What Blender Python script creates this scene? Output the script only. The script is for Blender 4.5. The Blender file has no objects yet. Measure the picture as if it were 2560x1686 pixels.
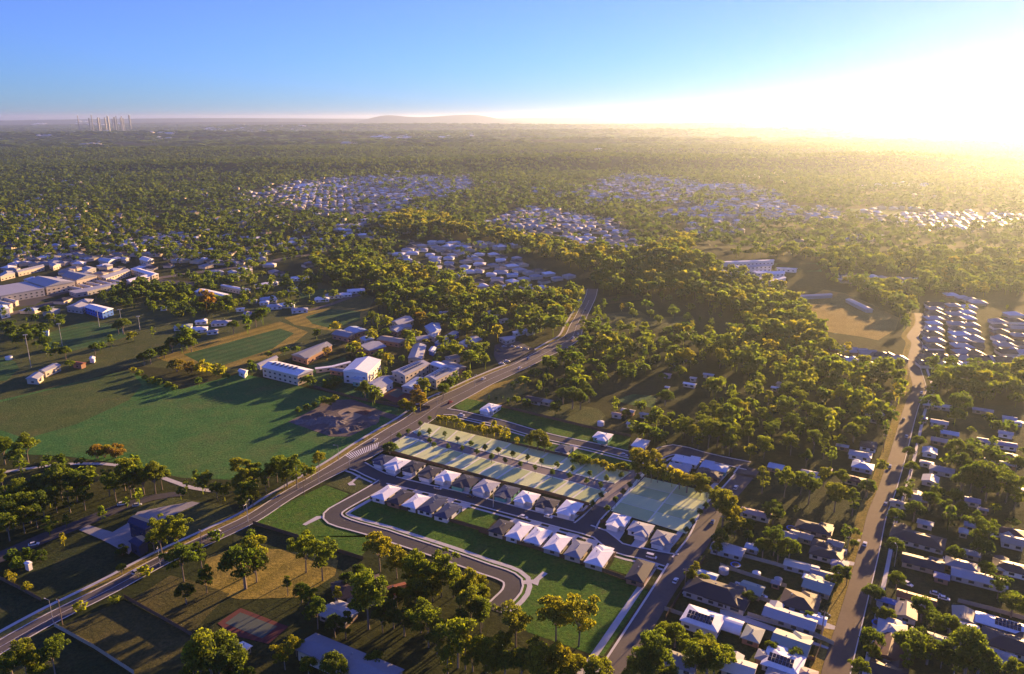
import bpy, bmesh, math, random
import numpy as np
from mathutils import Vector
rng = random.Random(11)
nr = np.random.default_rng(5)
scene = bpy.context.scene

# ------------------------------------------------------------ camera
FPX, HY, HCAM = 1900.0, 293.0, 170.0           # focal length and horizon line in photograph pixels, height in metres
PITCH = math.atan((843 - HY) / FPX)
SP, CP = math.sin(PITCH), math.cos(PITCH)
cd = bpy.data.cameras.new('camera')
cam = bpy.data.objects.new('camera', cd)
scene.collection.objects.link(cam)
scene.camera = cam
cd.sensor_width = 36.0
cd.lens = FPX / 2560 * 36.0
cd.clip_start, cd.clip_end = 1.0, 200000.0
cam.location = (0, 0, HCAM)
cam.rotation_euler = (math.pi / 2 - PITCH, 0, 0)

# ------------------------------------------------------------ sky, sun, exposure
SUN_AZ, SUN_EL = math.radians(39.0), math.radians(9.5)
world = bpy.data.worlds.new('World')
scene.world = world
world.use_nodes = True
wn = world.node_tree
sky = wn.nodes.new('ShaderNodeTexSky')
sky.sky_type = 'NISHITA'
sky.sun_disc = False
sky.sun_elevation = SUN_EL
sky.sun_rotation = SUN_AZ
sky.altitude = 100
sky.air_density, sky.dust_density, sky.ozone_density = 1.0, 0.0, 10.0
hs = wn.nodes.new('ShaderNodeHueSaturation')
hs.inputs['Saturation'].default_value, hs.inputs['Hue'].default_value = 0.86, 0.520
wn.links.new(sky.outputs[0], hs.inputs['Color'])
wn.links.new(hs.outputs[0], wn.nodes['Background'].inputs[0])
wn.nodes['Background'].inputs[1].default_value = 0.088
sl = bpy.data.lights.new('sun', 'SUN')
sl.energy, sl.angle, sl.color = 5.0, math.radians(0.6), (1.0, 0.60, 0.25)
sun = bpy.data.objects.new('sun', sl)
scene.collection.objects.link(sun)
to_sun = Vector((math.sin(SUN_AZ) * math.cos(SUN_EL), math.cos(SUN_AZ) * math.cos(SUN_EL), math.sin(SUN_EL)))
sun.rotation_euler = to_sun.to_track_quat('Z', 'Y').to_euler()
sun.location = (300, 400, 300)
vs = scene.view_settings
vs.view_transform, vs.look, vs.exposure, vs.gamma = 'Standard', 'None', 1.68, 1.0
vs.use_curve_mapping = False
scene.cycles.volume_bounces = 2
HAZE_DENSITY, HAZE_G = 5.2e-5, 0.71

# ------------------------------------------------------------ terrain and the mapping from the photograph to the ground
HILLS = [(215, 860, 105, 75, 17), (420, 960, 200, 90, 10), (-30, 1190, 300, 60, 9), (700, 2700, 600, 120, 30), (1350, 2650, 260, 110, 30),
         (60, 2780, 400, 120, 20), (-900, 2600, 500, 120, 24), (-1500, 3700, 1000, 200, 22), (2600, 4200, 1200, 300, 30),
         (-2600, 3300, 500, 120, 20), (900, 3700, 900, 130, 26), (2300, 3300, 500, 120, 20), (-300, 4200, 700, 130, 26), (600, 4900, 1800, 180, 36), (-2500, 6500, 2000, 350, 48), (2500, 7500, 3000, 400, 55), (-1200, 10500, 2500, 500, 75), (4500, 11500, 3000, 500, 85),
         (-3050, 19000, 420, 700, 150), (-1750, 19400, 800, 700, 140), (-850, 19800, 520, 700, 120), (4000, 24000, 6000, 2000, 150),
         (-9000, 22000, 5000, 2000, 130), (-5000, 15000, 3000, 1200, 80), (9000, 16000, 5000, 1800, 100)]
def H(x, y):
    x, y = np.asarray(x, float), np.asarray(y, float)
    z = np.zeros(np.broadcast(x, y).shape)
    for cx, cy, sx, sy, h in HILLS:
        z = z + h * np.exp(-0.5 * (((x - cx) / sx) ** 2 + ((y - cy) / sy) ** 2))
    return np.maximum(0, z - 1.2)
def HZ(x, y): return float(H(x, y))
REG = {'A': (0, 0, 1.0761), 'z1': (0, 250, .3613), 'z2': (850, 250, .3613), 'z3': (1700, 250, .3613),
       'm1': (0, 560, .2941), 'm2': (640, 560, .2941), 'm3': (1260, 560, .2941), 'm4': (1860, 560, .2941),
       'n1': (0, 950, .2731), 'n2': (600, 950, .2731), 'n3': (1200, 950, .2731), 'n4': (1800, 950, .3193),
       'b1': (0, 1286, .2731), 'b2': (600, 1286, .2731), 'b3': (1200, 1286, .2731), 'b4': (1800, 1286, .3193)}
def S(r, x, y):
    ox, oy, s = REG[r]
    return ox + x * s, oy + y * s
def ray(px, py):
    u, v = px - 1280, py - 843
    return np.array([u, FPX * CP - v * SP, -(FPX * SP + v * CP)]) / FPX
def at(r, x, y, z=0.0):
    """World point where the sight line through a photograph position meets height z above the ground."""
    d = ray(*S(r, x, y))
    t = (HCAM - z) / -d[2]
    for _ in range(25):
        g = HZ(t * d[0], t * d[1])
        t2 = (HCAM - z - g) / -d[2]
        if abs(t2 - t) < .05: break
        t = .5 * (t + t2)
    return np.array([t * d[0], t * d[1]])
def proj(x, y, z=0.0):
    dx, dy, dz = np.asarray(x, float), np.asarray(y, float), np.asarray(z, float) - HCAM
    depth = dy * CP - dz * SP
    depth = np.where(depth < 1, 1, depth)
    return 1280 + FPX * dx / depth, 843 - FPX * (dy * SP + dz * CP) / depth
def inside(poly, px, py):
    px, py = np.asarray(px), np.asarray(py)
    c = np.zeros(px.shape, bool)
    n = len(poly)
    for i in range(n):
        x1, y1 = poly[i]; x2, y2 = poly[i - 1]
        if y1 == y2: continue
        k = ((y1 > py) != (y2 > py)) & (px < (x2 - x1) * (py - y1) / (y2 - y1) + x1)
        c ^= k
    return c

# ------------------------------------------------------------ materials
def nodes(name):
    m = bpy.data.materials.new(name)
    m.use_nodes = True
    t = m.node_tree
    return m, t, t.nodes['Principled BSDF']
def N(t, kind, **kw):
    n = t.nodes.new(kind)
    for k, v in kw.items(): setattr(n, k, v)
    return n
def noise(t, scale, detail=4, rough=.6, coord='pos', stretch=None):
    if coord == 'pos':
        src = N(t, 'ShaderNodeNewGeometry').outputs['Position']
    else:
        src = N(t, 'ShaderNodeTexCoord').outputs['Object']
    if stretch:
        mp = N(t, 'ShaderNodeMapping')
        mp.inputs['Rotation'].default_value[2] = stretch[0]
        mp.inputs['Scale'].default_value = (stretch[1], 1, 1)
        t.links.new(src, mp.inputs[0]); src = mp.outputs[0]
    n = N(t, 'ShaderNodeTexNoise')
    n.inputs['Scale'].default_value, n.inputs['Detail'].default_value, n.inputs['Roughness'].default_value = scale, detail, rough
    t.links.new(src, n.inputs['Vector'])
    return n.outputs['Fac']
def ramp(t, fac, stops):
    r = N(t, 'ShaderNodeValToRGB')
    e = r.color_ramp.elements
    while len(e) > 1: e.remove(e[-1])
    e[0].position, e[0].color = stops[0][0], (*stops[0][1], 1)
    for p, c in stops[1:]:
        k = e.new(p); k.color = (*c, 1)
    t.links.new(fac, r.inputs[0])
    return r.outputs[0]
def mix(t, fac, a, b, mode='MIX'):
    m = N(t, 'ShaderNodeMix', data_type='RGBA', blend_type=mode)
    for s, v in ((m.inputs[0], fac), (m.inputs[6], a), (m.inputs[7], b)):
        if hasattr(v, 'links'): t.links.new(v, s)
        elif isinstance(v, (int, float)): s.default_value = v
        else: s.default_value = (*v, 1)
    return m.outputs[2]
def bump(t, b, fac, dist, strength=.6):
    n = N(t, 'ShaderNodeBump')
    n.inputs['Distance'].default_value, n.inputs['Strength'].default_value = dist, strength
    t.links.new(fac, n.inputs['Height']); t.links.new(n.outputs[0], b.inputs['Normal'])
MATS = {}
def plain(name, c, rough=.6, var=.18, scale=.35, metallic=0, spec=.4):
    if name in MATS: return MATS[name]
    m, t, b = nodes(name)
    f = noise(t, scale, 5, .65)
    f2 = noise(t, scale * 9, 3, .6)
    lo, hi = tuple(v * (1 - var) for v in c), tuple(min(1, v * (1 + var)) for v in c)
    col = ramp(t, f, [(.3, lo), (.7, hi)])
    col = mix(t, .35, col, ramp(t, f2, [(.3, lo), (.7, hi)]))
    t.links.new(col, b.inputs['Base Color'])
    b.inputs['Roughness'].default_value = rough
    b.inputs['Metallic'].default_value = metallic
    b.inputs['Specular IOR Level'].default_value = spec
    MATS[name] = m
    return m
def grass(name, dark, mid, light, big=.012, fine=.25, stretch=None, edges=(.3, .5, .72), dry=(.17, .14, .06), dry_amt=.35, mow=0):
    """Mown or rough grass: patches at several scales, dry spots and faint tracks."""
    if name in MATS: return MATS[name]
    m, t, b = nodes(name)
    a = ramp(t, noise(t, big, 7, .66), [(edges[0], dark), (edges[1], mid), (edges[2], light)])
    c = ramp(t, noise(t, fine, 6, .75, stretch=stretch), [(.34, dark), (.5, mid), (.66, light)])
    col = mix(t, .55, a, c)
    d = ramp(t, noise(t, big * 3.3, 8, .72), [(.50, (0, 0, 0)), (.68, (1, 1, 1))])
    d2 = mix(t, 1.0, d, (dry_amt,) * 3, 'MULTIPLY')
    col = mix(t, d2, col, dry)
    if mow:
        w = N(t, 'ShaderNodeTexWave'); w.inputs['Scale'].default_value = mow; w.inputs['Distortion'].default_value = 1.5; w.inputs['Detail'].default_value = 2
        mp = N(t, 'ShaderNodeMapping'); mp.inputs['Rotation'].default_value[2] = .6
        t.links.new(N(t, 'ShaderNodeNewGeometry').outputs['Position'], mp.inputs[0]); t.links.new(mp.outputs[0], w.inputs[0])
        col = mix(t, .55, col, ramp(t, w.outputs['Fac'], [(.25, (.72, .75, .72)), (.75, (1.22, 1.2, 1.15))]), 'MULTIPLY')
    sp = ramp(t, noise(t, .8, 4, .75), [(.3, (.45, .48, .45)), (.7, (1.45, 1.4, 1.35))])
    col = mix(t, .9, col, sp, 'MULTIPLY')
    t.links.new(col, b.inputs['Base Color'])
    b.inputs['Roughness'].default_value = 1.0
    b.inputs['Specular IOR Level'].default_value = .1
    bump(t, b, noise(t, .7, 6, .8), .6, .9)
    MATS[name] = m
    return m
def leaf_mat(name, per_object, glow=None):
    m, t, b = nodes(name)
    if per_object:
        s = N(t, 'ShaderNodeSeparateColor')
        t.links.new(N(t, 'ShaderNodeObjectInfo').outputs['Color'], s.inputs[0])
        tone = s.outputs[0]
    else:
        tone = N(t, 'ShaderNodeAttribute', attribute_name='tone').outputs['Fac']
    col = ramp(t, tone, [(0, (.024, .050, .014)), (.35, (.050, .088, .018)), (.65, (.095, .130, .020)), (.85, (.145, .150, .022)), (.93, (.135, .105, .026)), (1, (.120, .072, .028))])
    col = mix(t, ramp(t, noise(t, .045, 3, .6), [(.42, (0, 0, 0)), (.62, (.55, .55, .55))]), col, (.050, .085, .034))
    jit = ramp(t, N(t, 'ShaderNodeNewGeometry').outputs['Random Per Island'], [(0, (.55, .6, .55)), (1, (1.35, 1.3, 1.2))] if per_object else [(0, (.8, .82, .8)), (1, (1.15, 1.12, 1.1))])
    col = mix(t, 1.0, col, jit, 'MULTIPLY')
    t.links.new(col, b.inputs['Base Color'])
    b.inputs['Roughness'].default_value = .75
    b.inputs['Specular IOR Level'].default_value = .2
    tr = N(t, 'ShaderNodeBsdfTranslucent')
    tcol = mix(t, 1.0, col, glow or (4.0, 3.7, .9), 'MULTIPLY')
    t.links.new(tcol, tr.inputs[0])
    mx = N(t, 'ShaderNodeMixShader')
    mx.inputs[0].default_value = .5
    t.links.new(b.outputs[0], mx.inputs[1]); t.links.new(tr.outputs[0], mx.inputs[2])
    t.links.new(mx.outputs[0], t.nodes['Material Output'].inputs[0])
    return m
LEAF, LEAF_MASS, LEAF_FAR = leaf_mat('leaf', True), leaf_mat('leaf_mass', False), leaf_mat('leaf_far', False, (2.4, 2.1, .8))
BARK = plain('bark', (.22, .18, .14), .9, .35, 1.5)
M_ASPH = plain('asphalt', (.060, .058, .060), .85, .22, .08)
M_ASPH_OLD = plain('old_asphalt', (.105, .092, .082), .85, .22, .07)
M_ASPH_TAN = plain('tan_asphalt', (.13, .092, .065), .85, .22, .07)
M_PLANROAD = plain('grey_paving', (.21, .185, .18), .8, .06, .06)
M_CONC = plain('concrete', (.54, .52, .49), .8, .12, .3)
M_KERB = plain('kerb_concrete', (.64, .62, .58), .8, .1, .4)
M_DIRT = plain('bare_soil', (.115, .095, .085), .95, .5, .18)
M_SAND = plain('pale_soil', (.30, .24, .16), .95, .25, .2)
M_WHITE = plain('white_paint', (.78, .78, .77), .6, .05, .5)
M_GLASS = plain('window_glass', (.03, .04, .05), .12, .1, .4, 0, .8)
M_SOLAR = plain('solar_glass', (.012, .016, .035), .15, .2, 2.0, 0, .8)
M_TIMBER = plain('fence_timber', (.13, .085, .055), .9, .3, .7)
M_METAL = plain('galvanised_steel', (.42, .43, .44), .45, .1, .6, .3)
M_TYRE = plain('rubber', (.02, .02, .02), .9, .1, 1)
M_LAMP = plain('lamp_glass', (.6, .6, .58), .3, .05, 1)
M_LOT_A = plain('lot_grass_pale', (.68, .76, .38), .95, .06, .12, 0, .1)
M_LOT_B = plain('lot_grass_deep', (.50, .60, .27), .95, .06, .12, 0, .1)
M_LOT_EDGE = plain('lot_border_strip', (.84, .86, .66), .95, .04, .1, 0, .1)
ROOF = {'white': (.82, .83, .84), 'cream': (.60, .56, .48), 'paleblue': (.42, .52, .64), 'grey': (.26, .27, .29), 'lightgrey': (.40, .41, .43),
        'dark': (.036, .038, .046), 'brown': (.070, .052, .045), 'navy': (.035, .05, .10), 'green': (.30, .36, .31), 'beige': (.36, .31, .24),
        'maroon': (.11, .04, .035), 'rust': (.26, .09, .035), 'pink': (.45, .33, .28), 'blue': (.05, .16, .42), 'purple': (.26, .24, .33), 'deepblue': (.012, .025, .075)}
WALL = {'white': (.70, .70, .68), 'brick': (.30, .17, .11), 'cream': (.55, .48, .37), 'grey': (.36, .36, .36), 'teal': (.10, .36, .30), 'blue': (.03, .13, .50), 'deepblue': (.012, .022, .06), 'tan': (.40, .30, .20)}
def roof_mat(k): return plain('roof_' + k, ROOF[k], .55, .10, .5, 0, .3)
def wall_mat(k): return plain('wall_' + k, WALL[k], .8, .10, .7)

# ------------------------------------------------------------ mesh helpers
COL = scene.collection.objects
def link(o, parent=None):
    COL.link(o)
    if parent is not None: o.parent = parent
    return o
def tag(o, label=None, cat=None, group=None, kind=None):
    if label: o['label'] = label
    if cat: o['category'] = cat
    if group: o['group'] = group
    if kind: o['kind'] = kind
    return o
def empty(name, loc, rz=0.0):
    o = bpy.data.objects.new(name, None)
    o.location = loc; o.rotation_euler = (0, 0, rz)
    o.empty_display_size = .5
    return link(o)
class MB:
    def __init__(s): s.v, s.f = [], []
    def add(s, vs, fs):
        k = len(s.v); s.v += [tuple(map(float, p)) for p in vs]; s.f += [tuple(i + k for i in f) for f in fs]
        return s
    def box(s, x0, x1, y0, y1, z0, z1):
        return s.add([(x0, y0, z0), (x1, y0, z0), (x1, y1, z0), (x0, y1, z0), (x0, y0, z1), (x1, y0, z1), (x1, y1, z1), (x0, y1, z1)],
                     [(3, 2, 1, 0), (4, 5, 6, 7), (0, 1, 5, 4), (1, 2, 6, 5), (2, 3, 7, 6), (3, 0, 4, 7)])
    def prism(s, poly, z0, z1):
        n = len(poly)
        a = sum(poly[i - 1][0] * poly[i][1] - poly[i][0] * poly[i - 1][1] for i in range(n))
        if a < 0: poly = poly[::-1]
        return s.add([(x, y, z0) for x, y in poly] + [(x, y, z1) for x, y in poly],
                     [tuple(range(n))[::-1], tuple(range(n, 2 * n))] + [(i, (i + 1) % n, n + (i + 1) % n, n + i) for i in range(n)])
    def hip(s, x0, x1, y0, y1, z, pitch=.42, gable=False, th=.22):
        w, d = x1 - x0, y1 - y0
        b = [(x0, y0, z), (x1, y0, z), (x1, y1, z), (x0, y1, z)]
        t = [(x, y, z + th) for x, y, _ in b]
        if w >= d:
            k = 0 if gable else d / 2
            r = [(x0 + k, (y0 + y1) / 2, z + th + pitch * d / 2), (x1 - k, (y0 + y1) / 2, z + th + pitch * d / 2)]
            if w - 2 * k < .05: r = [((x0 + x1) / 2 - .05, r[0][1], r[0][2]), ((x0 + x1) / 2 + .05, r[0][1], r[0][2])]
            top = [(4, 5, 9, 8), (6, 7, 8, 9), (5, 6, 9), (7, 4, 8)]
        else:
            k = 0 if gable else w / 2
            r = [((x0 + x1) / 2, y0 + k, z + th + pitch * w / 2), ((x0 + x1) / 2, y1 - k, z + th + pitch * w / 2)]
            if d - 2 * k < .05: r = [(r[0][0], (y0 + y1) / 2 - .05, r[0][2]), (r[0][0], (y0 + y1) / 2 + .05, r[0][2])]
            top = [(5, 6, 9, 8), (7, 4, 8, 9), (4, 5, 8), (6, 7, 9)]
        return s.add(b + t + r, [(3, 2, 1, 0), (0, 1, 5, 4), (1, 2, 6, 5), (2, 3, 7, 6), (3, 0, 4, 7)] + top)
    def tube(s, p0, p1, r0, r1, n=6):
        p0, p1 = np.array(p0, float), np.array(p1, float)
        d = p1 - p0; d /= max(np.linalg.norm(d), 1e-6)
        a = np.cross(d, (0, 0, 1) if abs(d[2]) < .9 else (1, 0, 0)); a /= np.linalg.norm(a)
        c = np.cross(d, a)
        vs = []
        for p, r in ((p0, r0), (p1, r1)):
            for i in range(n):
                q = 2 * math.pi * i / n
                vs.append(p + r * (math.cos(q) * a + math.sin(q) * c))
        return s.add(vs, [tuple(range(n))[::-1], tuple(range(n, 2 * n))] + [(i, (i + 1) % n, n + (i + 1) % n, n + i) for i in range(n)])
    def mesh(s, name, mat):
        me = bpy.data.meshes.new(name)
        me.from_pydata(s.v, [], s.f)
        me.materials.append(mat)
        return me
    def build(s, name, mat, parent=None, loc=None):
        o = bpy.data.objects.new(name, s.mesh(name, mat))
        if loc is not None: o.location = loc
        return link(o, parent)
def inst(me, name, parent=None, loc=(0, 0, 0), rz=0, scale=None):
    o = bpy.data.objects.new(name, me)
    o.location = loc; o.rotation_euler = (0, 0, rz)
    if scale is not None: o.scale = scale
    return link(o, parent)
def big_mesh(name, V, quads, mat, tone=None):
    """numpy quads -> one mesh object."""
    me = bpy.data.meshes.new(name)
    nq = len(quads)
    me.vertices.add(len(V)); me.vertices.foreach_set('co', np.ascontiguousarray(V, np.float32).ravel())
    me.loops.add(nq * 4); me.loops.foreach_set('vertex_index', np.ascontiguousarray(quads, np.int32).ravel())
    me.polygons.add(nq); me.polygons.foreach_set('loop_start', np.arange(0, nq * 4, 4, dtype=np.int32))
    me.update(calc_edges=True)
    if tone is not None:
        a = me.attributes.new('tone', 'FLOAT', 'POINT')
        a.data.foreach_set('value', np.ascontiguousarray(tone, np.float32))
    me.materials.append(mat)
    me.validate()
    return link(bpy.data.objects.new(name, me))
ORD = ['first', 'second', 'third', 'fourth', 'fifth', 'sixth', 'seventh', 'eighth', 'ninth', 'tenth', 'eleventh', 'twelfth', 'thirteenth', 'fourteenth',
       'fifteenth', 'sixteenth', 'seventeenth', 'eighteenth', 'nineteenth']
def ordinal(i):
    if i < 19: return ORD[i]
    t = ['twent', 'thirt', 'fort', 'fift', 'sixt', 'sevent', 'eight', 'ninet'][(i + 1) // 10 - 2]
    return t + 'ieth' if (i + 1) % 10 == 0 else t + 'y-' + ORD[(i + 1) % 10 - 1]

# ------------------------------------------------------------ ground sheet to the horizon
def ground():
    ys = np.concatenate([[-900, -300, 0, 100], 160 * (62000 / 160) ** np.linspace(0, 1, 330)])
    xs = np.linspace(-1, 1, 240)
    xs = np.sign(xs) * np.abs(xs) ** 1.25
    V = []
    for y in ys:
        half = 900 + .95 * max(y, 0)
        V.append(np.stack([xs * half, np.full_like(xs, y)], 1))
    V = np.array(V)
    Z = H(V[..., 0], V[..., 1])
    P = np.concatenate([V, Z[..., None]], 2).reshape(-1, 3)
    n, m = len(ys), len(xs)
    i = (np.arange(n - 1)[:, None] * m + np.arange(m - 1)[None]).ravel()
    Q = np.stack([i, i + 1, i + m + 1, i + m], 1)
    mt, t, b = nodes('ground_cover')
    base = ramp(t, noise(t, .006, 8, .62), [(.30, (.022, .036, .012)), (.46, (.042, .056, .019)), (.60, (.068, .072, .027)), (.75, (.052, .082, .026))])
    far = ramp(t, noise(t, .0016, 10, .75), [(.35, (.010, .018, .010)), (.55, (.024, .030, .016)), (.72, (.055, .055, .036))])
    sep = N(t, 'ShaderNodeSeparateXYZ'); t.links.new(N(t, 'ShaderNodeNewGeometry').outputs['Position'], sep.inputs[0])
    mr = N(t, 'ShaderNodeMapRange'); mr.inputs[1].default_value, mr.inputs[2].default_value = 900, 3000
    t.links.new(sep.outputs[1], mr.inputs[0])
    col = mix(t, mr.outputs[0], base, far)
    sp = ramp(t, noise(t, .35, 5, .75), [(.3, (.5, .5, .5)), (.7, (1.4, 1.4, 1.4))])
    col = mix(t, .8, col, sp, 'MULTIPLY')
    t.links.new(col, b.inputs['Base Color'])
    b.inputs['Roughness'].default_value = 1
    b.inputs['Specular IOR Level'].default_value = .05
    bump(t, b, noise(t, .5, 5, .75), .4, .8)
    o = big_mesh('ground', P, Q, mt)
    for p in o.data.polygons: p.use_smooth = True
    tag(o, kind='structure')
ground()
ZLAYER = [0.006]
def sheet(name, r, pts, mat, z=None, kind='structure', label=None, cat=None):
    """A flat sheet on the ground; pts in a region's coordinates, or (region, x, y)."""
    P = [at(*(p if isinstance(p[0], str) else (r, *p))) for p in pts]
    if z is None:
        ZLAYER[0] += .0012; z = ZLAYER[0]
    bm = bmesh.new()
    f = bm.faces.new([bm.verts.new((p[0], p[1], 0)) for p in P])
    if f.normal.z < 0: f.normal_flip()
    bm.normal_update()
    if f.normal.z < 0: bmesh.ops.reverse_faces(bm, faces=[f])
    bmesh.ops.triangulate(bm, faces=bm.faces[:])
    for v in bm.verts: v.co.z = HZ(v.co.x, v.co.y) + z
    me = bpy.data.meshes.new(name); bm.to_mesh(me); bm.free()
    me.materials.append(mat)
    o = link(bpy.data.objects.new(name, me))
    FIELDPX.append((name, [S(*(p if isinstance(p[0], str) else (r, *p))) for p in pts]))
    return tag(o, label, cat, kind=kind)
FIELDPX = []
def wsheet(name, P, mat, z, parent=None, kind='structure'):
    """A sheet from world outline points."""
    mb = MB()
    n = len(P)
    a = sum(P[i - 1][0] * P[i][1] - P[i][0] * P[i - 1][1] for i in range(n))
    if a < 0: P = P[::-1]
    mb.add([(p[0], p[1], HZ(*p[:2]) + z) for p in P], [tuple(range(n))])
    o = mb.build(name, mat, parent)
    if parent is None: tag(o, kind=kind)
    return o
def smooth(pts, step=5.0):
    """Catmull-Rom through the points (x, y, width), sampled about every step metres."""
    P = np.array(pts, float)
    P = np.vstack([2 * P[0] - P[1], P, 2 * P[-1] - P[-2]])
    out = []
    for i in range(1, len(P) - 2):
        n = max(2, int(np.linalg.norm(P[i + 1][:2] - P[i][:2]) / step))
        for k in range(n):
            u = k / n
            a, b, c, d = P[i - 1], P[i], P[i + 1], P[i + 2]
            out.append(.5 * (2 * b + (c - a) * u + (2 * a - 5 * b + 4 * c - d) * u * u + (3 * b - a - 3 * c + d) * u ** 3))
    out.append(P[-2])
    return np.array(out)
ROADS = {}
def normals(C):
    T = np.gradient(C[:, :2], axis=0)
    T /= np.linalg.norm(T, axis=1)[:, None]
    return np.stack([-T[:, 1], T[:, 0]], 1)
def strip(name, C, off, width, mat, z, height=0.0, skip=(), parent=None):
    """A ribbon along centre line C, offset to its left by off; height>0 makes it a raised kerb."""
    Nn = normals(C)
    mb = MB()
    o = off if np.ndim(off) else np.full(len(C), off)
    w = width if np.ndim(width) else np.full(len(C), width)
    for i in range(len(C) - 1):
        q = []
        for j in (i, i + 1):
            q.append((C[j, :2] + Nn[j] * (o[j] - w[j] / 2), C[j, :2] + Nn[j] * (o[j] + w[j] / 2)))
        mid = (q[0][0] + q[1][1]) / 2
        if any(on_road(mid, s) for s in skip): continue
        (a, b), (c, d) = q
        za, zc = HZ(*a) + z, HZ(*c) + z
        if height:
            mb.add([(*a, za), (*c, zc), (*d, zc), (*b, za), (*a, za + height), (*c, zc + height), (*d, zc + height), (*b, za + height)],
                   [(4, 5, 6, 7), (0, 1, 5, 4), (3, 7, 6, 2)])
        else:
            mb.add([(*a, za), (*c, zc), (*d, zc), (*b, za)], [(0, 1, 2, 3)])
    ob = mb.build(name, mat, parent)
    bm = bmesh.new(); bm.from_mesh(ob.data)
    bmesh.ops.remove_doubles(bm, verts=bm.verts, dist=.001)
    bmesh.ops.recalc_face_normals(bm, faces=bm.faces)
    if not height:
        for f in bm.faces:
            if f.normal.z < 0: f.normal_flip()
    bm.to_mesh(ob.data); bm.free()
    return ob
def on_road(p, name, extra=0.0):
    C = ROADS[name]
    d = np.hypot(C[:, 0] - p[0], C[:, 1] - p[1])
    k = d.argmin()
    return d[k] < C[k, 2] / 2 + extra
RZ = [.10]
def road(name, pts, mat, step=5.0):
    C = smooth([(*at(r, x, y), w) for r, x, y, w in pts], step)
    ROADS[name] = C
    RZ[0] += .006
    o = strip(name, C, 0.0, C[:, 2], mat, RZ[0])
    return tag(o, kind='structure')
def kerbs(name, skip=(), sides=(1, -1), path=None, w=.75):
    C = ROADS[name]
    for s in sides:
        k = strip('kerb', C, s * (C[:, 2] / 2 + .05), w, M_KERB, RZ[0] - .03, .13, skip)
        tag(k, kind='structure')
    if path:
        for s, off, pw in path:
            tag(strip('footpath', C, s * (C[:, 2] / 2 + off), pw, M_CONC, .09, 0, skip), kind='structure')

# ------------------------------------------------------------ fields, lawns and bare ground
G_FIELD = grass('field_grass', (.036, .115, .030), (.055, .175, .042), (.115, .190, .050), .010, .10)
G_PARK = grass('park_grass', (.045, .072, .024), (.080, .108, .034), (.125, .130, .042), .012, .12)
G_DRY_SUN = grass('dry_sunlit_grass', (.17, .15, .03), (.27, .22, .05), (.34, .27, .07), .015, .12, mow=.03)  # dry turf, its gold brightened to paint low sun on the football fields
G_SUNLIT = grass('sunlit_grass', (.045, .085, .025), (.075, .125, .034), (.13, .15, .045), .012, .10)
G_GOLD = grass('golden_grass', (.19, .15, .04), (.29, .22, .06), (.36, .27, .08), .015, .08)
G_LUSH = grass('lush_grass', (.036, .100, .016), (.062, .165, .022), (.130, .190, .030), .03, .22)
G_SPORT = grass('sports_turf', (.032, .095, .030), (.050, .130, .042), (.075, .145, .048), .02, .06, mow=.035)
G_DARK = grass('dark_grass', (.024, .042, .015), (.040, .060, .022), (.065, .075, .028), .015, .15)  # dark olive grass of paddocks and back yards
G_BROWN = grass('brown_grass', (.050, .056, .020), (.085, .088, .030), (.125, .112, .040), .02, .15)
G_YARD = grass('yard_grass', (.022, .045, .014), (.035, .065, .020), (.060, .080, .028), .03, .2)
sheet('park_lawn', 'A', [(-30, 980), (0, 700), (330, 690), (620, 640), (760, 660), (870, 690), (850, 740), (770, 800), (640, 830), (600, 870), (300, 850), (150, 900), (-60, 1000)], G_PARK)
sheet('grass_field', 'A', [(-80, 960), (0, 930), (290, 862), (420, 905), (560, 868), (640, 885), (760, 912), (985, 962), (960, 985), (860, 1030), (790, 1060), (745, 1095), (540, 1115), (420, 1110), (300, 1080), (150, 1060), (-60, 1050), (-120, 1000)], G_FIELD)
sheet('sunlit_field', 'A', [(0, 935), (300, 860), (330, 895), (300, 930), (180, 985), (60, 1020), (-40, 985)], G_SUNLIT)  # paler patch on the green field, sunlit strips put into its colour
sheet('sports_field', 'm1', [(330, 960), (700, 830), (1010, 850), (1080, 960), (900, 1010), (620, 1080), (440, 1060)], G_SPORT)
sheet('sports_field', 'm1', [(-120, 1100), (130, 1170), (160, 1230), (60, 1330), (-160, 1360)], G_SPORT)
sheet('football_field', 'm1', [(1330, 1140), (1740, 1010), (2380, 830), (2620, 920), (2380, 1110), (2060, 1200), (1850, 1240), (1500, 1200)], G_DRY_SUN)  # golden band round the turf, low sunlight painted in
sheet('football_field', 'm1', [(1560, 1110), (2380, 890), (2500, 930), (2320, 1060), (1900, 1200), (1700, 1180)], G_SPORT)
sheet('football_field', 'm2', [(240, 800), (640, 700), (960, 730), (900, 860), (640, 910), (330, 860)], G_DRY_SUN)
sheet('football_field', 'm2', [(420, 790), (640, 725), (890, 745), (880, 820), (660, 895), (480, 850)], G_SPORT)
sheet('green_paddock', 'm2', [(370, 590), (560, 550), (700, 580), (560, 620), (380, 640)], G_SPORT)
sheet('school_lawn', 'm2', [(440, 1210), (760, 1130), (780, 1230), (830, 1330), (920, 1400), (1050, 1480), (840, 1490), (480, 1380), (360, 1330), (500, 1280)], G_SPORT)
sheet('school_yard', 'm2', [(660, 1010), (1000, 930), (1500, 960), (1700, 1050), (1500, 1170), (1100, 1190), (1050, 1140), (800, 1120)], G_BROWN)
sheet('dry_verge', 'm2', [(1730, 1500), (1990, 1370), (2100, 1340), (2270, 1300), (2330, 1420), (2100, 1530), (1860, 1600)], G_DRY_SUN)
sheet('golden_paddock', 'm4', [(380, 690), (680, 560), (860, 590), (1080, 680), (1320, 800), (1290, 900), (1140, 990), (1000, 960), (720, 920), (560, 790)], G_GOLD)
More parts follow.
